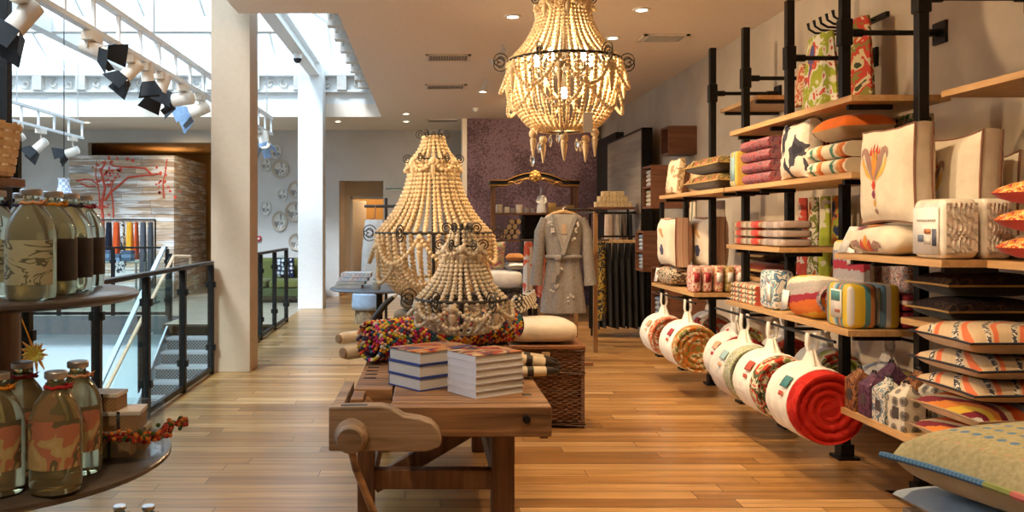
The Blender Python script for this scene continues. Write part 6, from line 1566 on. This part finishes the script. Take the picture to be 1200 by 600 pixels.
O('dress_rail',MB().tube([V(1.25,11.5,1.38),V(2.46,11.5,1.38)],.012,8),DARKIRON,gr,world=True)
# shelf with wooden trinket boxes, hanging scarf and dark trousers
ss=thing('display_stand','black metal stand with an oak shelf carrying small carved boxes by the grey panel','stand',(2.75,13.0,0))
ZS=P(0,243,12.85).z
O('shelf',MB().box(2.48,3.1,12.7,13.1,ZS-.03,ZS),BROWNBOX,ss,world=True); O('mid_shelf',MB().box(2.48,2.9,12.75,13.05,1.34,1.36),BROWNBOX,ss,world=True)
for x in (2.5,3.08): O('post',MB().box(x-.015,x+.015,13.05,13.08,0,ZS-.03),BLACK,ss,world=True)
O('hang_bar',MB().tube([V(2.48,12.62,1.76),V(3.1,12.62,1.76)],.014,8),BLACK,ss,world=True)
for x in (2.5,3.08): O('bar_arm',MB().box(x-.012,x+.012,12.62,13.06,1.765,1.785),BLACK,ss,world=True)
CB=pat('carved_gilt_box','noise',[(.58,.40,.2),(.82,.64,.36),(.72,.54,.28),(.86,.7,.44)],26,rough=.5)
for ri,(n,z0) in enumerate(((5,0),(4,.085),(3,.165))):
    for j in range(n):
        w=.105; x=2.53+.052*ri+.11*j
        t=thing('trinket_box',f"carved golden box, {ORD[j]} from the left in the {['bottom','middle','top'][ri]} row above the dark trousers",'box',(x+w/2,12.85,ZS+z0),random.uniform(-.05,.05),'carved golden boxes')
        O('box_body',MB().box(-w/2,w/2,-.08,.08,0,.055),CB,t,bev=.004); O('lid',MB().box(-w/2-.002,w/2+.002,-.082,.082,.055,.082 if ri<2 else .075),CB,t,bev=.006)
cloth_hang('scarf','long cream scarf hanging below the carved boxes','scarf',12.6,2.62,2.76,.98,1.74,fabric('cream_pink',(.62,.48,.38)),.05,3,.85,axis='x')
for i,(x,mt,lb) in enumerate(((2.82,fabric('beige_garment',(.3,.24,.18)),'beige garment hanging right of the cream scarf'),(2.91,fabric('brown_garment',(.1,.07,.05)),'brown garment hanging in the middle below the carved boxes'),(3.0,BLACKF,'black garment at the right below the carved boxes'))):
    cloth_hang('garment',lb,'garment',12.6,x-.036,x+.036,1.36,1.74,mt,.12,2,.8,axis='x')
trr=thing('trouser_rail','low rail of black trousers on wooden clip hangers before the display stand','clothes rail',(2.75,12.2,0))
O('rail',MB().tube([V(2.36,12.2,1.42),V(3.14,12.2,1.42)],.014,8),BLACK,trr,world=True)
for x in (2.36,3.14): O('upright',MB().tube([V(x,12.2,0),V(x,12.2,1.43)],.014,8),BLACK,trr,world=True)
for i in range(8):
    x=2.42+.09*i
    o=cloth_hang('trousers',f'black trousers on a wooden clip hanger, {ORD[i]} from the left on the low rail','trousers',12.2,x-.038,x+.038,.12+.012*(i%3),1.33,BLACKF,.22,2,.85,group='black trousers',axis='x')
    O('clip_hanger',MB().box(-.018,.018,-.17,.17,.0,.04).box(-.006,.006,-.006,.006,.04,.074),HGW,o)
cloth_hang('dress','mustard patterned garment hanging behind the grey robe','garment',11.5,2.30,2.42,.30,1.36,pat('mustard_dark','noise',[(.35,.22,.03),(.03,.03,.03),(.4,.26,.05)],16),.08,2,.8,axis='x')

# tall steel post rising from the stairwell at the left edge
tp=thing('steel_post','tall black steel post rising at the left edge behind the slatted basket','post',(-2.86,5.85,-4.6))
O('shaft',MB().box(-2.925,-2.855,5.81,5.88,-4.59,4.38),BLACK,tp,world=True,bev=.004); O('base_plate',MB().box(-3.0,-2.78,5.74,5.95,-4.6,-4.59),BLACK,tp,world=True)
SKY=2.8; SUN=3.6; DOWN=150; SHELF=250; HANGE=40; TRUSS=400; EXPO=0.2
# ------------------------------------------------------------------ camera, light, world
cam=bpy.data.cameras.new('camera'); co=bpy.data.objects.new('camera',cam); COL.objects.link(co)
co.location=(0,0,HH); co.rotation_euler=(PI/2,0,0)
cam.sensor_width=36; cam.lens=36*F/1200; cam.shift_x=(600-VX)/1200; cam.shift_y=(HY-300)/1200; cam.clip_end=200
SC.camera=co
wd=bpy.data.worlds.new('sky'); SC.world=wd; wd.use_nodes=True; nt=wd.node_tree
bg=nt.nodes['Background']
tc=N(nt,'TexCoord'); nz=N(nt,'TexNoise',Scale=2.2,Detail=4.0); nt.links.new(tc.outputs['Generated'],nz.inputs['Vector'])
nt.links.new(ramp(nt,nz.outputs['Fac'],[(.30,.58,.92),(.80,.93,1.0)],False,.4,.58),bg.inputs['Color']); bg.inputs['Strength'].default_value=SKY
def lamp(name,kind,loc,energy,col,**k):
    l=bpy.data.lights.new(name,kind); l.energy=energy; l.color=col
    o=bpy.data.objects.new(name,l); COL.objects.link(o); o.location=loc
    for a,v in k.items():
        if a=='aim': o.rotation_euler=(Vector(v)-Vector(loc)).to_track_quat('-Z','Y').to_euler()
        else: setattr(l,a,v)
    return o
lamp('sun','SUN',(0,0,12),SUN,(.82,.91,1.0),angle=math.radians(12),aim=(0+3.2,9.,12-9.))
WARM=(1,.70,.40)
for x in (.8,1.85):
    for y in (1.2,3.4,6.2,8.8,11.4,14.2):
        lamp('downlight_lamp','SPOT',(x,y,CZ-.03),DOWN,WARM,spot_size=math.radians(82),spot_blend=.9,shadow_soft_size=.06,aim=(x+.02,y,0))
for y,e in ((3.4,.30),(5.0,.62),(6.6,.95),(8.4,1),(10.4,.8),(12.7,.8)):  # the farthest spot is added only to brighten the stand of boxes
    lamp('shelf_spot','SPOT',(.9,y-1.1,CZ-.05),SHELF*e,WARM,spot_size=math.radians(58),spot_blend=.7,shadow_soft_size=.05,aim=(2.75,y,1.25))
for x,y,z,e in ((1.6,13.2,CZ-.1,1),(-1.6,14.5,CZ-.1,.0)):
    if e: lamp('wall_spot','SPOT',(x,y,z),SHELF*1.3,WARM,spot_size=math.radians(80),spot_blend=.8,shadow_soft_size=.06,aim=(x+.2,16.8,1.9))
lamp('bench_spot','SPOT',(-.9,2.2,CZ-.05),SHELF*.55,WARM,spot_size=math.radians(45),spot_blend=.7,shadow_soft_size=.05,aim=(.1,4.9,.9))
lamp('table_spot','SPOT',(-.9,.3,CZ-.05),SHELF*.45,WARM,spot_size=math.radians(55),spot_blend=.7,shadow_soft_size=.05,aim=(-1.1,2.2,1.1))
lamp('column_spot','SPOT',(-1.3,4.5,CZ-.05),SHELF*.55,WARM,spot_size=math.radians(70),spot_blend=.9,shadow_soft_size=.1,aim=(-2.1,9.1,2.0))
lamp('truss_lamp','SPOT',(-2.35,4.6,2.75),TRUSS,WARM,spot_size=math.radians(62),spot_blend=.7,shadow_soft_size=.05,aim=(3.5,5.7,2.0))
lamp('truss_lamp','SPOT',(-2.35,7.9,2.75),TRUSS,WARM,spot_size=math.radians(58),spot_blend=.7,shadow_soft_size=.05,aim=(3.5,8.6,1.9))
lamp('back_spot','SPOT',(.2,8.3,CZ-.05),SHELF*.5,WARM,spot_size=math.radians(50),spot_blend=.6,shadow_soft_size=.05,aim=(.1,4.6,.6))
lamp('chandelier_glow','POINT',LP_HANG,HANGE,(1,.72,.38),shadow_soft_size=.12)
lamp('alcove_lamp','SPOT',(-6.2,20.6,3.38),120,WARM,spot_size=2.6,spot_blend=.8,shadow_soft_size=.1,aim=(-6.2,20.6,0))
lamp('clad_spot','SPOT',(-4.75,17.2,3.6),120,WARM,spot_size=1.3,spot_blend=.8,shadow_soft_size=.05,aim=(-5.4,19.6,1.8))
lamp('lobby_lamp','POINT',(-1.4,21.4,2.5),18,WARM,shadow_soft_size=.1)
SC.view_settings.view_transform='Standard'; SC.view_settings.look='None'; SC.view_settings.gamma=1; SC.view_settings.use_curve_mapping=False
SC.view_settings.exposure=EXPO
SC.cycles.max_bounces=8; SC.cycles.transparent_max_bounces=16; SC.cycles.transmission_bounces=8; SC.cycles.sample_clamp_indirect=6
SC.cycles.caustics_reflective=False; SC.cycles.caustics_refractive=False
